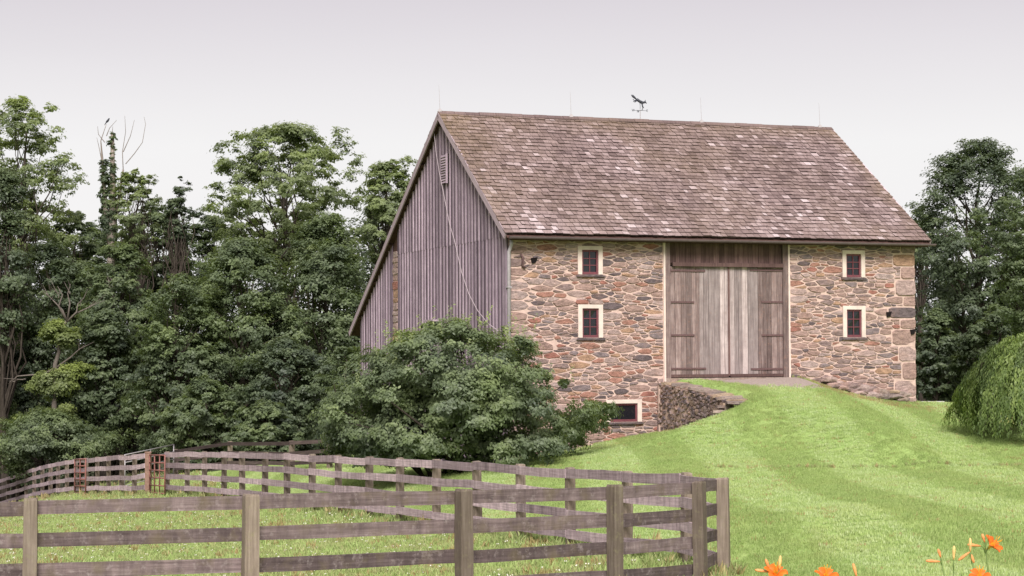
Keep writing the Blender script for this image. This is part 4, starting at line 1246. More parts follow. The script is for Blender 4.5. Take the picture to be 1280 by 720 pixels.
tree(55, 508, 84, 86, 'low spreading light shrub-like tree behind the curving fence', LEAF_MID, bot=596, clumps=162, leaves=39736, size=0.121, cr=(0.098, 0.170), open_=.35, squash=.5, name='spreading_tree')
tree(255, 468, 56, 82, 'low leafy thicket growing to the ground behind the open gate', LEAF_MID, bot=592, clumps=135, leaves=31320, size=0.131, cr=(0.082, 0.136), open_=.3, squash=.35, trunk=.1, name='understorey_tree')
tree(330, 500, 46, 79, 'low thicket behind the long pasture fence, nearest the shrub', LEAF_MID, bot=588, clumps=120, leaves=26100, size=0.131, cr=(0.082, 0.136), open_=.3, squash=.35, trunk=.1, name='understorey_tree')
tree(165, 470, 42, 96, 'shaded thicket in the dark hollow above the gates', LEAF_DARK, bot=590, clumps=105, leaves=18270, size=0.149, cr=(0.082, 0.136), open_=.3, squash=.35, trunk=.1, name='understorey_tree')
tree(95, 455, 45, 97, 'shaded thicket behind the lime-tufted sapling', LEAF_DARK, bot=590, clumps=105, leaves=18270, size=0.149, cr=(0.082, 0.136), open_=.3, squash=.35, trunk=.1, name='understorey_tree')
tree(10, 430, 50, 95, 'shaded thicket below the near-black ivy-choked tree', LEAF_DARK, bot=600, clumps=105, leaves=18270, size=0.149, cr=(0.082, 0.136), open_=.3, squash=.35, trunk=.1, name='understorey_tree')
# lime-tufted sapling with dead twigs
def dead_branches(mb, base, tips, r):
    for t in tips:
        b_, t_ = Vector(base), Vector(t)
        m1 = b_.lerp(t_, .4) + Vector((rg.uniform(-.12, .12), rg.uniform(-.1, .1), rg.uniform(-.02, .1))) * (t_ - b_).length
        m2 = b_.lerp(t_, .75) + Vector((rg.uniform(-.08, .08), 0, rg.uniform(-.05, .08))) * (t_ - b_).length
        mb.tube([b_, m1, m2, t_], [r, r * .75, r * .5, r * .2], 5)
        for _ in range(3):
            f = rg.uniform(.4, .9); s_ = m1.lerp(t_, f)
            e_ = s_ + (t_ - b_) * rg.uniform(.15, .35) + Vector((rg.uniform(-.5, .5), rg.uniform(-.3, .3), rg.uniform(-.1, .5))) * (t_ - b_).length * .4
            mb.tube([s_, e_], [r * .4, r * .12], 4, cap=False)
sp = on_ground(66, 88)
sap = empty('sapling', sp)
tag(sap, 'lanky young tree with lime green tufts and bare dead twigs', 'tree', 'trees of the wood behind the paddock')
def L3(px, py, d=88): return W(px, py, d) - Vector(sap.location)
mb = MB(); mb.tube([(0, 0, -.2), L3(68, 500), L3(69, 455), L3(74, 440), L3(73, 415), L3(84, 400)], [.14, .12, .1, .09, .07, .05], 7)
dead_branches(mb, L3(84, 402), [L3(58, 367), L3(72, 358), L3(88, 355), L3(105, 372), L3(124, 378)], .055)
dead_branches(mb, L3(70, 460), [L3(10, 480), L3(105, 432), L3(100, 488)], .06)
mb.build('trunk', M_DEAD, sap, True)
cl = np.array([(*L3(x, y), r * 88 / F_PX) for x, y, r in [(72, 412, 15), (62, 420, 11), (86, 420, 13), (78, 428, 10), (56, 475, 14), (74, 470, 15), (92, 466, 14), (64, 488, 14), (84, 482, 12), (104, 462, 9), (46, 484, 10), (50, 525, 16), (75, 518, 14), (30, 530, 14)]])
cl[:, 3] *= 1.25
C, Nn, sz, rn = clump_leaves(cl, 24000, .125, flat=.62, sub=12)
leaf_object('crown', C, Nn, sz, rn, LEAF_LIME, sap)

# ivy-clad dead snag with bare whips
sg_ = on_ground(138, 96)
snag = empty('dead_snag', sg_)
tag(snag, 'dead twin-stemmed snag clad in ivy with bare upper twigs', 'tree', 'trees of the wood behind the paddock')
def L4(px, py, d=96): return W(px, py, d) - Vector(snag.location)
mb = MB()
mb.tube([(0, 0, -.3), L4(137, 380), L4(140, 300), L4(141, 240), L4(140.5, 168)], [.3, .26, .2, .15, .08], 8)
mb.tube([L4(138, 310), L4(131, 250), L4(128, 200), L4(126, 176), L4(133, 155)], [.16, .13, .06, .025, .012], 6)
for pts in ([(128, 205), (124, 185), (121, 172)], [(140, 168), (141, 158)], [(154, 212), (153, 190), (157, 165), (156, 145)], [(154, 190), (163, 170), (168, 150)],
            [(157, 205), (168, 192), (178, 178), (182, 155), (180, 146)], [(131, 178), (123, 168), (122, 158)], [(133, 170), (137, 160), (146, 150)]):
    mb.tube([L4(*q) for q in pts], [.022 - .015 * i / (len(pts) - 1) for i in range(len(pts))], 4, cap=False)
mb.tube([L4(140, 300), L4(148, 250), L4(154, 212)], [.12, .08, .05], 5)
mb.build('trunk', M_DEAD, snag, True)
iv = []
for y in range(168, 300, 5): iv.append((*L4(140.5 + rg.uniform(-1.5, 1.5), y), rg.uniform(3.2, 5.2) * 96 / F_PX * (.85 if y < 200 else 1.1)))
for y in range(205, 300, 5): iv.append((*L4(129 + (y - 205) * .05 + rg.uniform(-2, 2), y), rg.uniform(4, 7) * 96 / F_PX))
for y in range(265, 320, 6): iv.append((*L4(136 + rg.uniform(-9, 9), y), rg.uniform(6, 9) * 96 / F_PX))
C, Nn, sz, rn = clump_leaves(np.array(iv), 8500, .15, flat=1.1)
leaf_object('ivy', C, Nn, sz, rn, LEAF_MID, snag)
# bird on the highest twig
bpz = W(134.5, 152.5, 96)
bird = empty('perched_bird', bpz)
bird.scale = (.75,) * 3
tag(bird, 'small dark bird perched on the topmost twig of the dead snag', 'bird')
mb = MB(); mb.tube([(-.13, 0, -.09), (-.08, 0, -.01), (0, 0, .07), (.07, 0, .17), (.10, 0, .23), (.14, 0, .25)], [.012, .05, .075, .055, .042, .006], 8)
mb.tube([(-.06, 0, .0), (-.16, 0, -.14), (-.2, 0, -.2)], [.03, .025, .018], 5)
mb.build('body', M_DARKIRON, bird, True)
mb = MB(); mb.tube([(.0, .02, .04), (.0, .02, -.02)], [.008] * 2, 4); mb.tube([(.02, -.02, .04), (.02, -.02, -.02)], [.008] * 2, 4); mb.build('legs', M_DARKIRON, bird)

# right of the barn
G2 = 'trees right of the barn'
tree(1228, 172, 88, 86, 'massive dark green tree beside the barn, right of the eave', LEAF_DARK, bot=500, clumps=349, leaves=85150, size=0.132, cr=(0.054, 0.106), open_=.35, squash=.5, trunk=.35, group=G2,
     lobes=[(1195, 215, 14), (1180, 240, 14), (1165, 270, 14), (1160, 330, 14), (1158, 390, 14), (1215, 190, 14), (1160, 450, 14), (1175, 480, 12)])
tree(1296, 205, 62, 70, 'lighter feathery tree overlapping the massive dark one', LEAF_MID, bot=430, clumps=187, leaves=39736, size=0.102, cr=(0.054, 0.106), open_=.2, squash=.45, group=G2)
tree(1152, 256, 20, 100, 'small pale tree peeping past the barn eave', LEAF_LIGHT, bot=330, clumps=60, leaves=10331, size=0.121, cr=(0.079, 0.139), group=G2)
tree(1180, 330, 60, 104, 'dark backing tree low behind the massive one', LEAF_DARK, bot=505, clumps=162, leaves=15250, size=0.207, group=G2)
tree(1290, 290, 70, 100, 'dark backing tree behind the lighter feathery one', LEAF_DARK, bot=515, clumps=162, leaves=15250, size=0.207, group=G2)
tree(1400, 230, 90, 88, 'unseen dark tree added past the weeping tree to support the shading', LEAF_DARK, bot=510, clumps=139, leaves=6100, size=0.277, group=G2)  # off-frame tree added for its shade

tree(1172, 385, 34, 80, 'dark low thicket tight behind the barn corner and slab bench', LEAF_DARK, bot=508, clumps=120, leaves=23490, size=0.131, cr=(0.082, 0.136), open_=.3, squash=.4, trunk=.1, group=G2, name='understorey_tree')
tree(1250, 380, 55, 78, 'dark low thicket behind the weeping tree', LEAF_DARK, bot=515, clumps=120, leaves=23490, size=0.139, cr=(0.082, 0.136), open_=.3, squash=.4, trunk=.1, group=G2, name='understorey_tree')

# big shrub in front of the gable
sh_c = on_ground(575, 51.5)
shrub = empty('large_shrub', sh_c)
tag(shrub, 'huge dense dark green shrub spreading in front of the barn corner', 'shrub')
def L5(px, py, d): return W(px, py, d) - Vector(shrub.location)
lob = []
outline = [(560, 425, 26), (520, 438, 24), (600, 432, 24), (640, 448, 22), (480, 455, 22), (455, 478, 22), (425, 500, 22), (418, 525, 20), (440, 545, 22), (500, 480, 30), (550, 470, 34), (600, 475, 32), (645, 485, 28),
           (520, 520, 34), (570, 525, 36), (620, 525, 34), (665, 510, 24), (480, 545, 28), (540, 560, 26), (600, 562, 26), (650, 555, 24), (685, 540, 24), (715, 530, 24), (740, 522, 20), (690, 556, 22), (630, 566, 20), (665, 565, 20), (715, 548, 18), (560, 500, 36), (600, 500, 36), (510, 500, 32), (470, 500, 26), (640, 510, 30),
           (758, 517, 14), (575, 410, 13), (540, 415, 12), (675, 470, 12), (680, 490, 10), (655, 428, 11), (705, 478, 7), (430, 540, 18), (415, 545, 12), (425, 566, 16), (470, 556, 24), (440, 556, 22), (505, 556, 24), (500, 566, 20), (455, 570, 16), (490, 572, 16), (530, 574, 14), (570, 574, 14), (500, 440, 18), (660, 440, 14), (470, 520, 26)]
for x, y, r in outline:
    for k in range(10):
        d = 51.5 + rg.uniform(-2.6, 2.4) * (1 if r > 15 else .4) + (.9 if x > 690 else 0) + (x > 690) * 1.1
        a_, b_ = rg.uniform(-.55, .55) * r, rg.uniform(-.5, .5) * r
        lob.append((*L5(x + a_, y + b_, d), r * (rg.uniform(.5, .8) if k < 7 else .95) * d / F_PX))
lob = np.array(lob)
# nothing below the ground
zgs = terrain(lob[:, 0] + sh_c.x, lob[:, 1] + sh_c.y) - sh_c.z
lob[:, 2] = np.maximum(lob[:, 2], zgs + lob[:, 3] * .75 + .08)
C, Nn, sz, rn = clump_leaves(lob, 150000, .094, upb=.55, flat=.78, sub=11, sr=.4, outw=1.0)
ok = C[:, 2] > terrain(C[:, 0] + sh_c.x, C[:, 1] + sh_c.y) - sh_c.z + .03
C, Nn, sz, rn = C[ok], Nn[ok], sz[ok], rn[ok]
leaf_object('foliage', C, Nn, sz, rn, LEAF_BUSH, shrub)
# upright young shoots along the top
Cs, Us = [], []
for _ in range(150):
    i = rg.randrange(len(lob)); q = lob[i]
    if q[2] < 1.6: continue
    b_ = Vector(q[:3]) + Vector((rg.uniform(-.4, .4), rg.uniform(-.4, .4), q[3] * .55))
    dv = Vector((rg.uniform(-.35, .35), rg.uniform(-.35, .35), 1)).normalized()
    ln = rg.uniform(.25, .6)
    for k in range(16):
        Cs.append(b_ + dv * ln * k / 15 + Vector((rg.uniform(-.05, .05), rg.uniform(-.05, .05), 0))); Us.append((rg.uniform(-1, 1), rg.uniform(-1, 1), .4))
leaf_object('shoots', np.array(Cs), np.array([(rg.uniform(-.5, .5), rg.uniform(-.9, .2), .7) for _ in Cs]), rng.uniform(.06, .11, len(Cs)), rng.uniform(.6, 1, len(Cs)), LEAF_LIGHT, shrub, U=np.array(Us))
mb = MB()
for k in range(16):
    q = lob[rg.randrange(len(lob))]
    b_ = Vector((rg.uniform(-1.2, 1.2), rg.uniform(-.5, .5), -.15)); t_ = Vector(q[:3])
    mb.tube([b_, b_.lerp(t_, .5) + Vector((0, 0, .25)), t_], [.06, .04, .012], 5)
st_ = L5(417, 478, 50.5)
mb.tube([L5(430, 520, 51), L5(421, 497, 50.6), st_], [.025, .018, .006], 5)
mb.build('stems', M_BARK, shrub, True)

# weeping tree on the right
wc = on_ground(1272, 50)
weep = empty('weeping_tree', wc)
tag(weep, 'low weeping tree with trailing bright green curtains on the lawn', 'tree')
ztop = W(1290, 420, 50).z - wc.z
Rw = 96 / F_PX * 50
ctr = W(1299, 470, 50) - Vector(weep.location)
Cs, Us, Rn = [], [], []
stems = MB()
stems.tube([(0.55, 0, -.2), (0.5, .1, ztop * .5), (ctr.x, .0, ztop * .9)], [.13, .1, .06], 7)
def dome(rr): return ztop * (1.0 - .56 * min(1.15, rr / Rw) ** 2.3)
for k in range(250):
    ban = rg.uniform(0, 2 * math.pi)
    brr = Rw * math.sqrt(rg.uniform(.02, 1.0)) * (1 + .10 * math.sin(3 * ban + 1) + .06 * math.sin(7 * ban))
    bl = rg.uniform(.5, 1.0); bt = rg.random(); lift = rg.uniform(-.3, .16)
    for q in range(7):
        an = ban + rg.gauss(0, .05); rr = max(.02, brr + rg.gauss(0, .07))
        hx, hy = ctr.x + math.cos(an) * rr, ctr.y + math.sin(an) * rr
        hz_ = dome(rr) + lift + rg.uniform(-.05, .05)
        ln = hz_ * bl * rg.uniform(.75, 1.1) if rr > .62 * Rw else bl * rg.uniform(.5, 1.1)
        g0 = tz(wc.x + hx, wc.y + hy) - wc.z
        npt = int(ln / .032)
        sw = Vector((math.cos(an), math.sin(an), 0))
        if q == 0 and k % 2 == 0: stems.tube([(ctr.x, 0, ztop * .6), (ctr.x + sw.x * rr * .5, sw.y * rr * .5, dome(rr * .5) - .15), (hx, hy, hz_ - .05), (hx + sw.x * .1, hy + sw.y * .1, max(g0 + .1, hz_ - ln))], [.03, .022, .012, .004], 4, cap=False)
        for i in range(npt):
            f = i / npt
            z_ = hz_ - ln * f ** 1.2
            if z_ < g0 + .05 + .1 * rg.random(): break
            off = sw * (.26 * math.sin(min(1, f * 2) * 1.5))
            Cs.append((hx + off.x + rg.gauss(0, .035), hy + off.y + rg.gauss(0, .035), z_)); Us.append((rg.uniform(-.5, .5), rg.uniform(-.5, .5), -1)); Rn.append(.15 + .6 * bt + .28 * rg.random() - .25 * f)
Cs = np.array(Cs)
NN = np.c_[Cs[:, 0] - ctr.x, Cs[:, 1] - ctr.y, np.full(len(Cs), .5)] + rng.normal(size=Cs.shape) * .5
leaf_object('foliage', Cs, NN, rng.uniform(.06, .125, len(Cs)), np.array(Rn), LEAF_WEEP, weep, aspect=.42, U=np.array(Us))
stems.build('trunk', M_BARK, weep, True)

# ------------------------------------------------------------------ grass: instanced blades on real points
def blade_clump(name, nblade, h, rad_, mat, lean=.5, flowers=0, fm=None):
    mb = MB()
    for _ in range(nblade):
        an, rr = rg.uniform(0, 6.283), rad_ * math.sqrt(rg.random())
        bx, by = math.cos(an) * rr, math.sin(an) * rr
        la, ll = rg.uniform(0, 6.283), rg.uniform(.15, 1) * lean * h
        hh_ = h * rg.uniform(.5, 1.1); w_ = h * .07 + .003
        pa = rg.uniform(0, 6.283); ax, ay = math.cos(pa) * w_, math.sin(pa) * w_
        dx_, dy_ = math.cos(la) * ll, math.sin(la) * ll
        mb.poly([(bx - ax, by - ay, -.01), (bx + ax, by + ay, -.01), (bx + ax * .7 + dx_ * .4, by + ay * .7 + dy_ * .4, hh_ * .6), (bx - ax * .7 + dx_ * .4, by - ay * .7 + dy_ * .4, hh_ * .6), (bx + dx_, by + dy_, hh_)],
                [(0, 1, 2, 3), (3, 2, 4)], rg.random())
    me = mb.mesh(name); me.materials.append(mat)
    if flowers:
        me2 = MB(); me2.v, me2.f, me2.r = mb.v[:], mb.f[:], mb.r[:]
        nf0 = len(me2.f)
        for _ in range(flowers):
            an, rr = rg.uniform(0, 6.283), rad_ * math.sqrt(rg.random()); bx, by, q = math.cos(an) * rr, math.sin(an) * rr, .009
            me2.tube([(bx, by, h * .85), (bx, by, h * 1.0)], [q, q * .6], 5)
        me = me2.mesh(name); me.materials.append(mat); me.materials.append(fm)
        for p in me.polygons[nf0:]: p.material_index = 1
    return bpy.data.objects.new(name, me)
def grassmat(name, c0, c1, c2, patch):
    m, nt, b = newmat(name, 0.75, 0.15)
    at = nd(nt, 'ShaderNodeAttribute', attribute_name='rnd').outputs['Fac']
    col = rampn(nt, at, [(0, c0), (.5, c1), (1, c2)])
    pos = nd(nt, 'ShaderNodeNewGeometry').outputs['Position']
    col = mixc(nt, maprange(nt, noise(nt, pos, .5, 5, .65), .45, .72, 0, .75), col, patch)
    nt.links.new(col, b.inputs['Base Color'])
    tr = nd(nt, 'ShaderNodeBsdfTranslucent'); nt.links.new(col, tr.inputs['Color'])
    mx = nd(nt, 'ShaderNodeMixShader', {0: .3}); nt.links.new(b.outputs[0], mx.inputs[1]); nt.links.new(tr.outputs[0], mx.inputs[2])
    nt.links.new(mx.outputs[0], nt.nodes['Material Output'].inputs['Surface'])
    return m
G_LAWN = grassmat('lawn_blades', (0.281, 0.391, 0.122), (0.367, 0.479, 0.169), (0.463, 0.550, 0.233), (0.416, 0.479, 0.185))
G_LAWN_SHEEN = grassmat('lawn_blades_sheen', (0.356, 0.462, 0.185), (0.442, 0.539, 0.248), (0.517, 0.605, 0.316), (0.463, 0.522, 0.248))
G_PAD = grassmat('paddock_blades', (0.226, 0.297, 0.100), (0.328, 0.396, 0.156), (0.463, 0.473, 0.225), (0.418, 0.396, 0.200))
G_DRY = grassmat('dry_blades', (0.30, 0.25, 0.10), (0.40, 0.33, 0.15), (0.5, 0.42, 0.22), (0.42, 0.32, 0.16))
M_CLOVER = plain('clover_heads', (0.72, 0.70, 0.62), .8, .1, var=.1)

def grass_field(name, label, pts, rot, scl, variants, pick):
    src = bpy.data.collections.new(name + '_blades')
    for i, o in enumerate(variants):
        o.name = f'{chr(97 + i)}_{name}_tuft'; src.objects.link(o)
    me = bpy.data.meshes.new(name)
    me.vertices.add(len(pts)); me.vertices.foreach_set('co', pts.astype(np.float32).ravel())
    a = me.attributes.new('rot', 'FLOAT_VECTOR', 'POINT'); a.data.foreach_set('vector', rot.astype(np.float32).ravel())
    a = me.attributes.new('scl', 'FLOAT', 'POINT'); a.data.foreach_set('value', scl.astype(np.float32))
    a = me.attributes.new('pick', 'INT', 'POINT'); a.data.foreach_set('value', pick.astype(np.int32))
    o = link(name, me)
    o['kind'] = 'stuff'; o['label'] = label; o['category'] = 'grass'
    gt = bpy.data.node_groups.new(name, 'GeometryNodeTree')
    gt.interface.new_socket('Geometry', in_out='INPUT', socket_type='NodeSocketGeometry')
    gt.interface.new_socket('Geometry', in_out='OUTPUT', socket_type='NodeSocketGeometry')
    gi, go_ = gt.nodes.new('NodeGroupInput'), gt.nodes.new('NodeGroupOutput')
    ci = gt.nodes.new('GeometryNodeCollectionInfo'); ci.inputs['Collection'].default_value = src
    ci.inputs['Separate Children'].default_value = True; ci.inputs['Reset Children'].default_value = True
    ip = gt.nodes.new('GeometryNodeInstanceOnPoints'); ip.inputs['Pick Instance'].default_value = True
    def attr(nm, ty):
        k = gt.nodes.new('GeometryNodeInputNamedAttribute'); k.data_type = ty; k.inputs['Name'].default_value = nm
        return k.outputs['Attribute']
    gt.links.new(gi.outputs[0], ip.inputs['Points']); gt.links.new(ci.outputs[0], ip.inputs['Instance'])
    gt.links.new(attr('pick', 'INT'), ip.inputs['Instance Index'])
    er = gt.nodes.new('FunctionNodeEulerToRotation'); gt.links.new(attr('rot', 'FLOAT_VECTOR'), er.inputs[0]); gt.links.new(er.outputs[0], ip.inputs['Rotation'])
    gt.links.new(attr('scl', 'FLOAT'), ip.inputs['Scale'])
    gt.links.new(ip.outputs[0], go_.inputs[0])
    md_ = o.modifiers.new('tufts', 'NODES'); md_.node_group = gt
    return o
def wedge(npts, d0, d1, margin=1.36):
    """ground points in the camera's field, a little wider, even density on the ground"""
    Y = np.sqrt(rng.uniform(d0**2, d1**2, npts))
    X = rng.uniform(-.5, .5, npts) * 1280 / F_PX * Y * margin
    return X, Y
def bary(X, Y):
    dx_, dy_ = X - BX, Y - BY
    return dx_ * math.cos(TH) + dy_ * math.sin(TH), dx_ * math.sin(TH) - dy_ * math.cos(TH)
def smooth_noise(X, Y, sc, seed):
    r = np.random.default_rng(seed); out = 0
    for k in range(7):
        a_, ph = r.uniform(0, 6.283), r.uniform(0, 6.283); f = sc * r.uniform(.5, 1.6)
        out = out + np.sin((X * np.cos(a_) + Y * np.sin(a_)) * f + ph)
    return out / 7 ** .5 / .71
# mown lawn
X, Y = wedge(155000, 16, 72)
s_, o_ = bary(X, Y)
pad = in_poly(X, Y, paddock_poly)
ok = ~pad & ~((o_ < .05) & (s_ > -.3) & (s_ < L_B + .1)) & ~((s_ > WING_S0 - .05) & (s_ < WING_S0 + .75) & (o_ > 0) & (o_ < WING_LEN + .3)) & (X > -.25 * (Y - 27))
gravm = np.exp(-((s_ - 7.9) / 1.8) ** 4) * np.exp(-((o_ - .8) / 2.4) ** 2)
ok &= rng.random(len(X)) > gravm * 1.5
X, Y = X[ok], Y[ok]
s_, o_ = bary(X, Y)
P = np.c_[X, Y, terrain(X, Y)]
# mowing passes: 1.5 m wide bands, the blades laid alternately away and toward the house
band = np.sin((X + .05 * np.sin(Y * .35) - 5.15) * 2 * math.pi / 2.75 + math.pi / 2)
tiltd = np.where(band > 0, .24, -.24) * np.clip(np.abs(band) * 3, 0, 1)
rot = np.c_[-tiltd + rng.normal(0, .12, len(X)), rng.normal(0, .12, len(X)), rng.uniform(-.6, .6, len(X))]
dryn = smooth_noise(X, Y, .9, 3)
ddry = np.exp(-((s_ - 10.8) / 2.4) ** 2) * np.exp(-((o_ - 1.6) / 1.1) ** 2) + .9 * np.exp(-((s_ - 15.5) / 2.2) ** 2) * np.exp(-((o_ - 5.5 + .2 * s_ - 2.6) / 1.2) ** 2)
pick = rng.integers(0, 2, len(X)) + np.where((band > 0) & (rng.random(len(X)) < .38), 2, 0)  # light bands also get paler blades, painting in the stripe sheen
pick = np.where(rng.random(len(X)) < np.clip(ddry * .9 + .015 + .05 * (dryn > 1.3), 0, .85), 4, pick)
lv = [blade_clump('t', 30, .036, .12, G_LAWN), blade_clump('t', 30, .04, .12, G_LAWN), blade_clump('t', 30, .036, .12, G_LAWN_SHEEN), blade_clump('t', 30, .04, .12, G_LAWN_SHEEN), blade_clump('t', 20, .05, .1, G_DRY)]
grass_field('lawn_grass', 'short mown lawn grass on the slope below the barn', P, rot, rng.uniform(.8, 1.25, len(X)), lv, pick)
# rough paddock grass, also beyond the fence to the wood
X, Y = wedge(118000, 17, 92)
s_, o_ = bary(X, Y)
pad = in_poly(X, Y, paddock_poly)
ok = (pad | (X <= -.25 * (Y - 27))) & ~((s_ > -.4) & (o_ < .3))
ok &= ~((Y > 76) & (X < 2) & (X > -24))
X, Y = X[ok], Y[ok]
P = np.c_[X, Y, terrain(X, Y)]
nz = smooth_noise(X, Y, .8, 9)
rot = np.c_[rng.normal(0, .15, len(X)), rng.normal(0, .15, len(X)), rng.uniform(0, 6.28, len(X))]
pick = np.where(rng.random(len(X)) < .12, 2, rng.integers(0, 2, len(X)))
pick = np.where(rng.random(len(X)) < .04 + .08 * (nz > .9), 3, pick)
pv = [blade_clump('t', 26, .085, .13, G_PAD, .7), blade_clump('t', 24, .10, .13, G_LAWN, .7), blade_clump('t', 22, .075, .13, G_PAD, .7, 2, M_CLOVER), blade_clump('t', 16, .13, .08, G_DRY, .6)]
grass_field('paddock_grass', 'rough clover-flecked pasture grass inside the paddock fence', P, rot, rng.uniform(.7, 1.35, len(X)) * (1 + .12 * nz), pv, pick)
# taller tufts along fence posts and barn foot
T, TS = [], []
for p in near_posts + back_posts + left_posts:
    for _ in range(26): T.append((p.x + rg.gauss(0, .2), p.y + rg.gauss(0, .2)))
TS += [1.0] * len(T)
for k in range(300):
    ss_ = rg.uniform(1.2, L_B + .4)
    if D1 - .6 < ss_ < D2: continue
    T.append(bw(ss_, -rg.uniform(.03, .22) - (.6 if 10.4 < ss_ < 13.6 else 0)))
for k in range(160): T.append(bw(WING_S0 - rg.uniform(.08, .25), -rg.uniform(0, WING_LEN)))
TS += [.38] * (len(T) - len(TS))
for k in range(900):
    X_ = rg.uniform(-34, -14); T.append((X_, rg.uniform(80, 97) ))
TS += [1.0] * (len(T) - len(TS))
for k in range(150):                          # unmown seam where the two slopes meet
    q = W(rg.uniform(880, 1330), 587, 45); T.append((q.x, q.y + .25 * math.sin(q.x * .8) + rg.gauss(0, .05)))
TS += [.42] * (len(T) - len(TS))
T = np.array(T); P = np.c_[T, terrain(T[:, 0], T[:, 1])]
tv_ = [blade_clump('t', 18, .2, .09, G_PAD, .6), blade_clump('t', 16, .26, .09, G_DRY, .6)]
grass_field('grass_tufts', 'longer grass tufts left along posts and wall foot', P, np.c_[rng.normal(0, .1, len(T)), rng.normal(0, .1, len(T)), rng.uniform(0, 6.28, len(T))], rng.uniform(.5, 1.2, len(T)) * np.array(TS), tv_, (rng.random(len(T)) < .2).astype(int))

# ------------------------------------------------------------------ day lilies in the foreground border
M_PETAL = plain('lily_petal', (0.72, 0.15, 0.015), .55, .3, var=.3, scale=30, bmp=0)
M_THROAT = plain('lily_throat', (0.80, 0.42, 0.04), .55, .3, var=.2, scale=30, bmp=0)
M_BUD = plain('lily_bud', (0.72, 0.28, 0.10), .55, .3, var=.35, scale=40, bmp=0)
M_BUDP = plain('lily_bud_pale', (0.74, 0.46, 0.18), .55, .3, var=.25, scale=40, bmp=0)
M_SCAPE = plain('lily_scape', (0.14, 0.20, 0.06), .6, .2, var=.25, bmp=0)
def petal(mb, ax, rt, ln, wd, curl, r):
    """a curved petal from the throat"""
    n_ = 6; up = ax; side = up.cross(rt).normalized()
    vs = []
    for i in range(n_ + 1):
        f = i / n_
        out_ = ln * (math.sin(f * 1.35) * .78); hgt_ = ln * (.72 * f - curl * f * f * f)
        w_ = wd * math.sin(math.pi * (.08 + .87 * f)) ** .8
        c = rt * out_ + up * hgt_
        vs += [c - side * w_ + up * w_ * .22, c - up * .004, c + side * w_ + up * w_ * .22]
    fs = []
    for i in range(n_):
        a_ = i * 3
        fs += [(a_, a_+1, a_+4, a_+3), (a_+1, a_+2, a_+5, a_+4)]
    mb.poly(vs, fs, r)
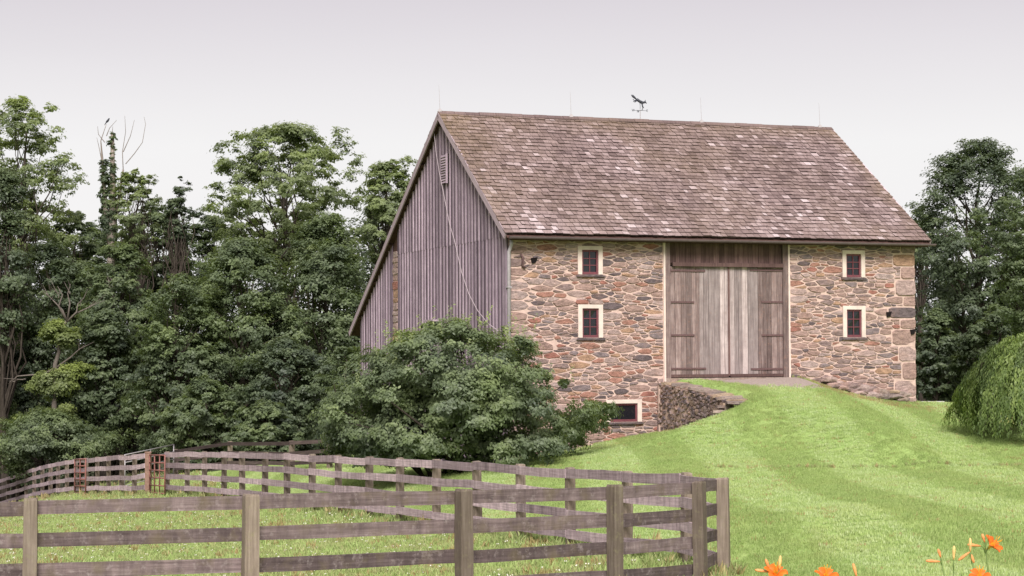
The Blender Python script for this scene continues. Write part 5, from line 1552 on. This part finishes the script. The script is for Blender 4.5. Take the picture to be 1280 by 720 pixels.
def lily(px, py, d, label, heads, bend=(.0, 0)):
    """heads: list of ('flower'|'bud'|'pale', px, py, axis)"""
    top_ = W(px, py, d)
    bx_, by_ = top_.x + bend[0], top_.y + bend[1]
    g0 = tz(bx_, by_)
    root = empty('day_lily', (bx_, by_, g0)); B = Vector(root.location)
    tag(root, label, 'flower', 'day lilies in the foreground border')
    tl = top_ - B
    mb = MB()
    mid_ = Vector((tl.x * .35, tl.y * .4, tl.z * .55))
    mb.tube([(0, 0, -.03), mid_, Vector((tl.x * .75, tl.y * .75, tl.z * .85)), tl], [.006, .0055, .0045, .004], 6)
    hp = []
    for kind, hx, hy, ax in heads:
        p = W(hx, hy, d) - B
        hp.append(p)
        mb.tube([tl - Vector((0, 0, .02)), tl.lerp(p, .5) + Vector((0, 0, .003)), p], [.004, .0035, .003], 5)
    mb.build('scape', M_SCAPE, root, True)
    for (kind, hx, hy, ax), p in zip(heads, hp):
        ax = Vector(ax).normalized()
        if kind == 'flower':
            rt0 = ax.cross(Vector((.3, .9, .1))).normalized()
            for k in range(6):
                rt = Matrix.Rotation(k * math.pi / 3 + .3, 3, ax) @ rt0
                mb = MB(); petal(mb, ax, rt, .083 * rg.uniform(.9, 1.1), .021 if k % 2 else .016, rg.uniform(.25, .6), .5)
                o = mb.build('petal', M_PETAL, root, True, loc=p)
                so_ = o.modifiers.new('thick', 'SOLIDIFY'); so_.thickness = .0015
            mb = MB(); mb.tube([p - ax * .035, p - ax * .01, p + ax * .022], [.004, .008, .015], 8, cap=False); mb.build('throat', M_THROAT, root, True)
            for k in range(5):
                rt = Matrix.Rotation(k * 1.256, 3, ax) @ rt0
                mb = MB(); mb.tube([p, p + ax * .05 + rt * .008, p + ax * .075 + rt * .02], [.0012, .0012, .0022], 4); mb.build('stamen', M_THROAT, root)
        else:
            ln = .078 if kind != 'small' else .05
            mb = MB(); mb.tube([p, p + ax * ln * .25, p + ax * ln * .65, p + ax * ln * .93, p + ax * ln], [.003, .0065, .009, .006, .002], 8)
            mb.build('bud', M_BUDP if kind == 'pale' else M_BUD, root, True)
    for k in range(9):                        # strap leaves at the foot
        an = rg.uniform(0, 6.283); ln = rg.uniform(.45, .7); dv = Vector((math.cos(an), math.sin(an), 0)); sd = Vector((-dv.y, dv.x, 0)) * .011
        vs = []
        for i in range(6):
            f = i / 5; c = dv * ln * .7 * f ** 1.4 + Vector((0, 0, ln * (1.05 * f - .55 * f * f) * .85)); w_ = 1 - f ** 2 * .95
            vs += [c - sd * w_, c + sd * w_ + Vector((0, 0, .004))]
        mb = MB(); mb.poly(vs, [(2*i, 2*i+1, 2*i+3, 2*i+2) for i in range(5)]); mb.build('leaf', M_SCAPE, root, True)
lily(1232, 687, 11.0, 'orange day lily in full open bloom with a pale bud beside it', [('flower', 1238, 683, (.55, -.45, .6)), ('bud', 1226, 682.5, (-1, -.1, .12)), ('small', 1231, 678, (-.3, 0, 1))], (.06, 0))
lily(1215, 700, 10.8, 'day lily stem with a withered drooping orange bloom', [('bud', 1212, 690, (-.75, 0, -.55)), ('pale', 1213, 690, (0, 0, 1)), ('small', 1214, 693, (.3, 0, -1))], (.09, 0))
lily(1177, 701, 10.7, 'day lily stem with one level pointed bud', [('bud', 1175, 702, (-1, 0, .06)), ('small', 1176, 697, (-.3, 0, 1))], (.09, 0))
lily(1192, 712, 10.8, 'day lily stem tipped with a single upright pale bud', [('pale', 1192, 700, (.05, 0, 1))])
lily(1224, 727, 10.4, 'orange day lily bloom just rising into the frame below the open one', [('flower', 1224, 724, (0, -.4, .9))])
lily(968, 724, 10.3, 'orange day lily bloom with upright yellow bud, near the fence corner', [('flower', 969, 719, (.1, -.5, .8)), ('pale', 974, 713, (.1, 0, 1)), ('bud', 962, 715, (-1, 0, .15)), ('small', 961, 710, (-.35, 0, 1))])
lily(1031, 727, 10.4, 'orange day lily bloom with only its top petals showing', [('flower', 1032, 723, (.1, -.4, .9))])
lily(1072, 726, 10.4, 'day lily stem with a lone slim reddish bud', [('bud', 1071, 722, (-.25, 0, 1))])
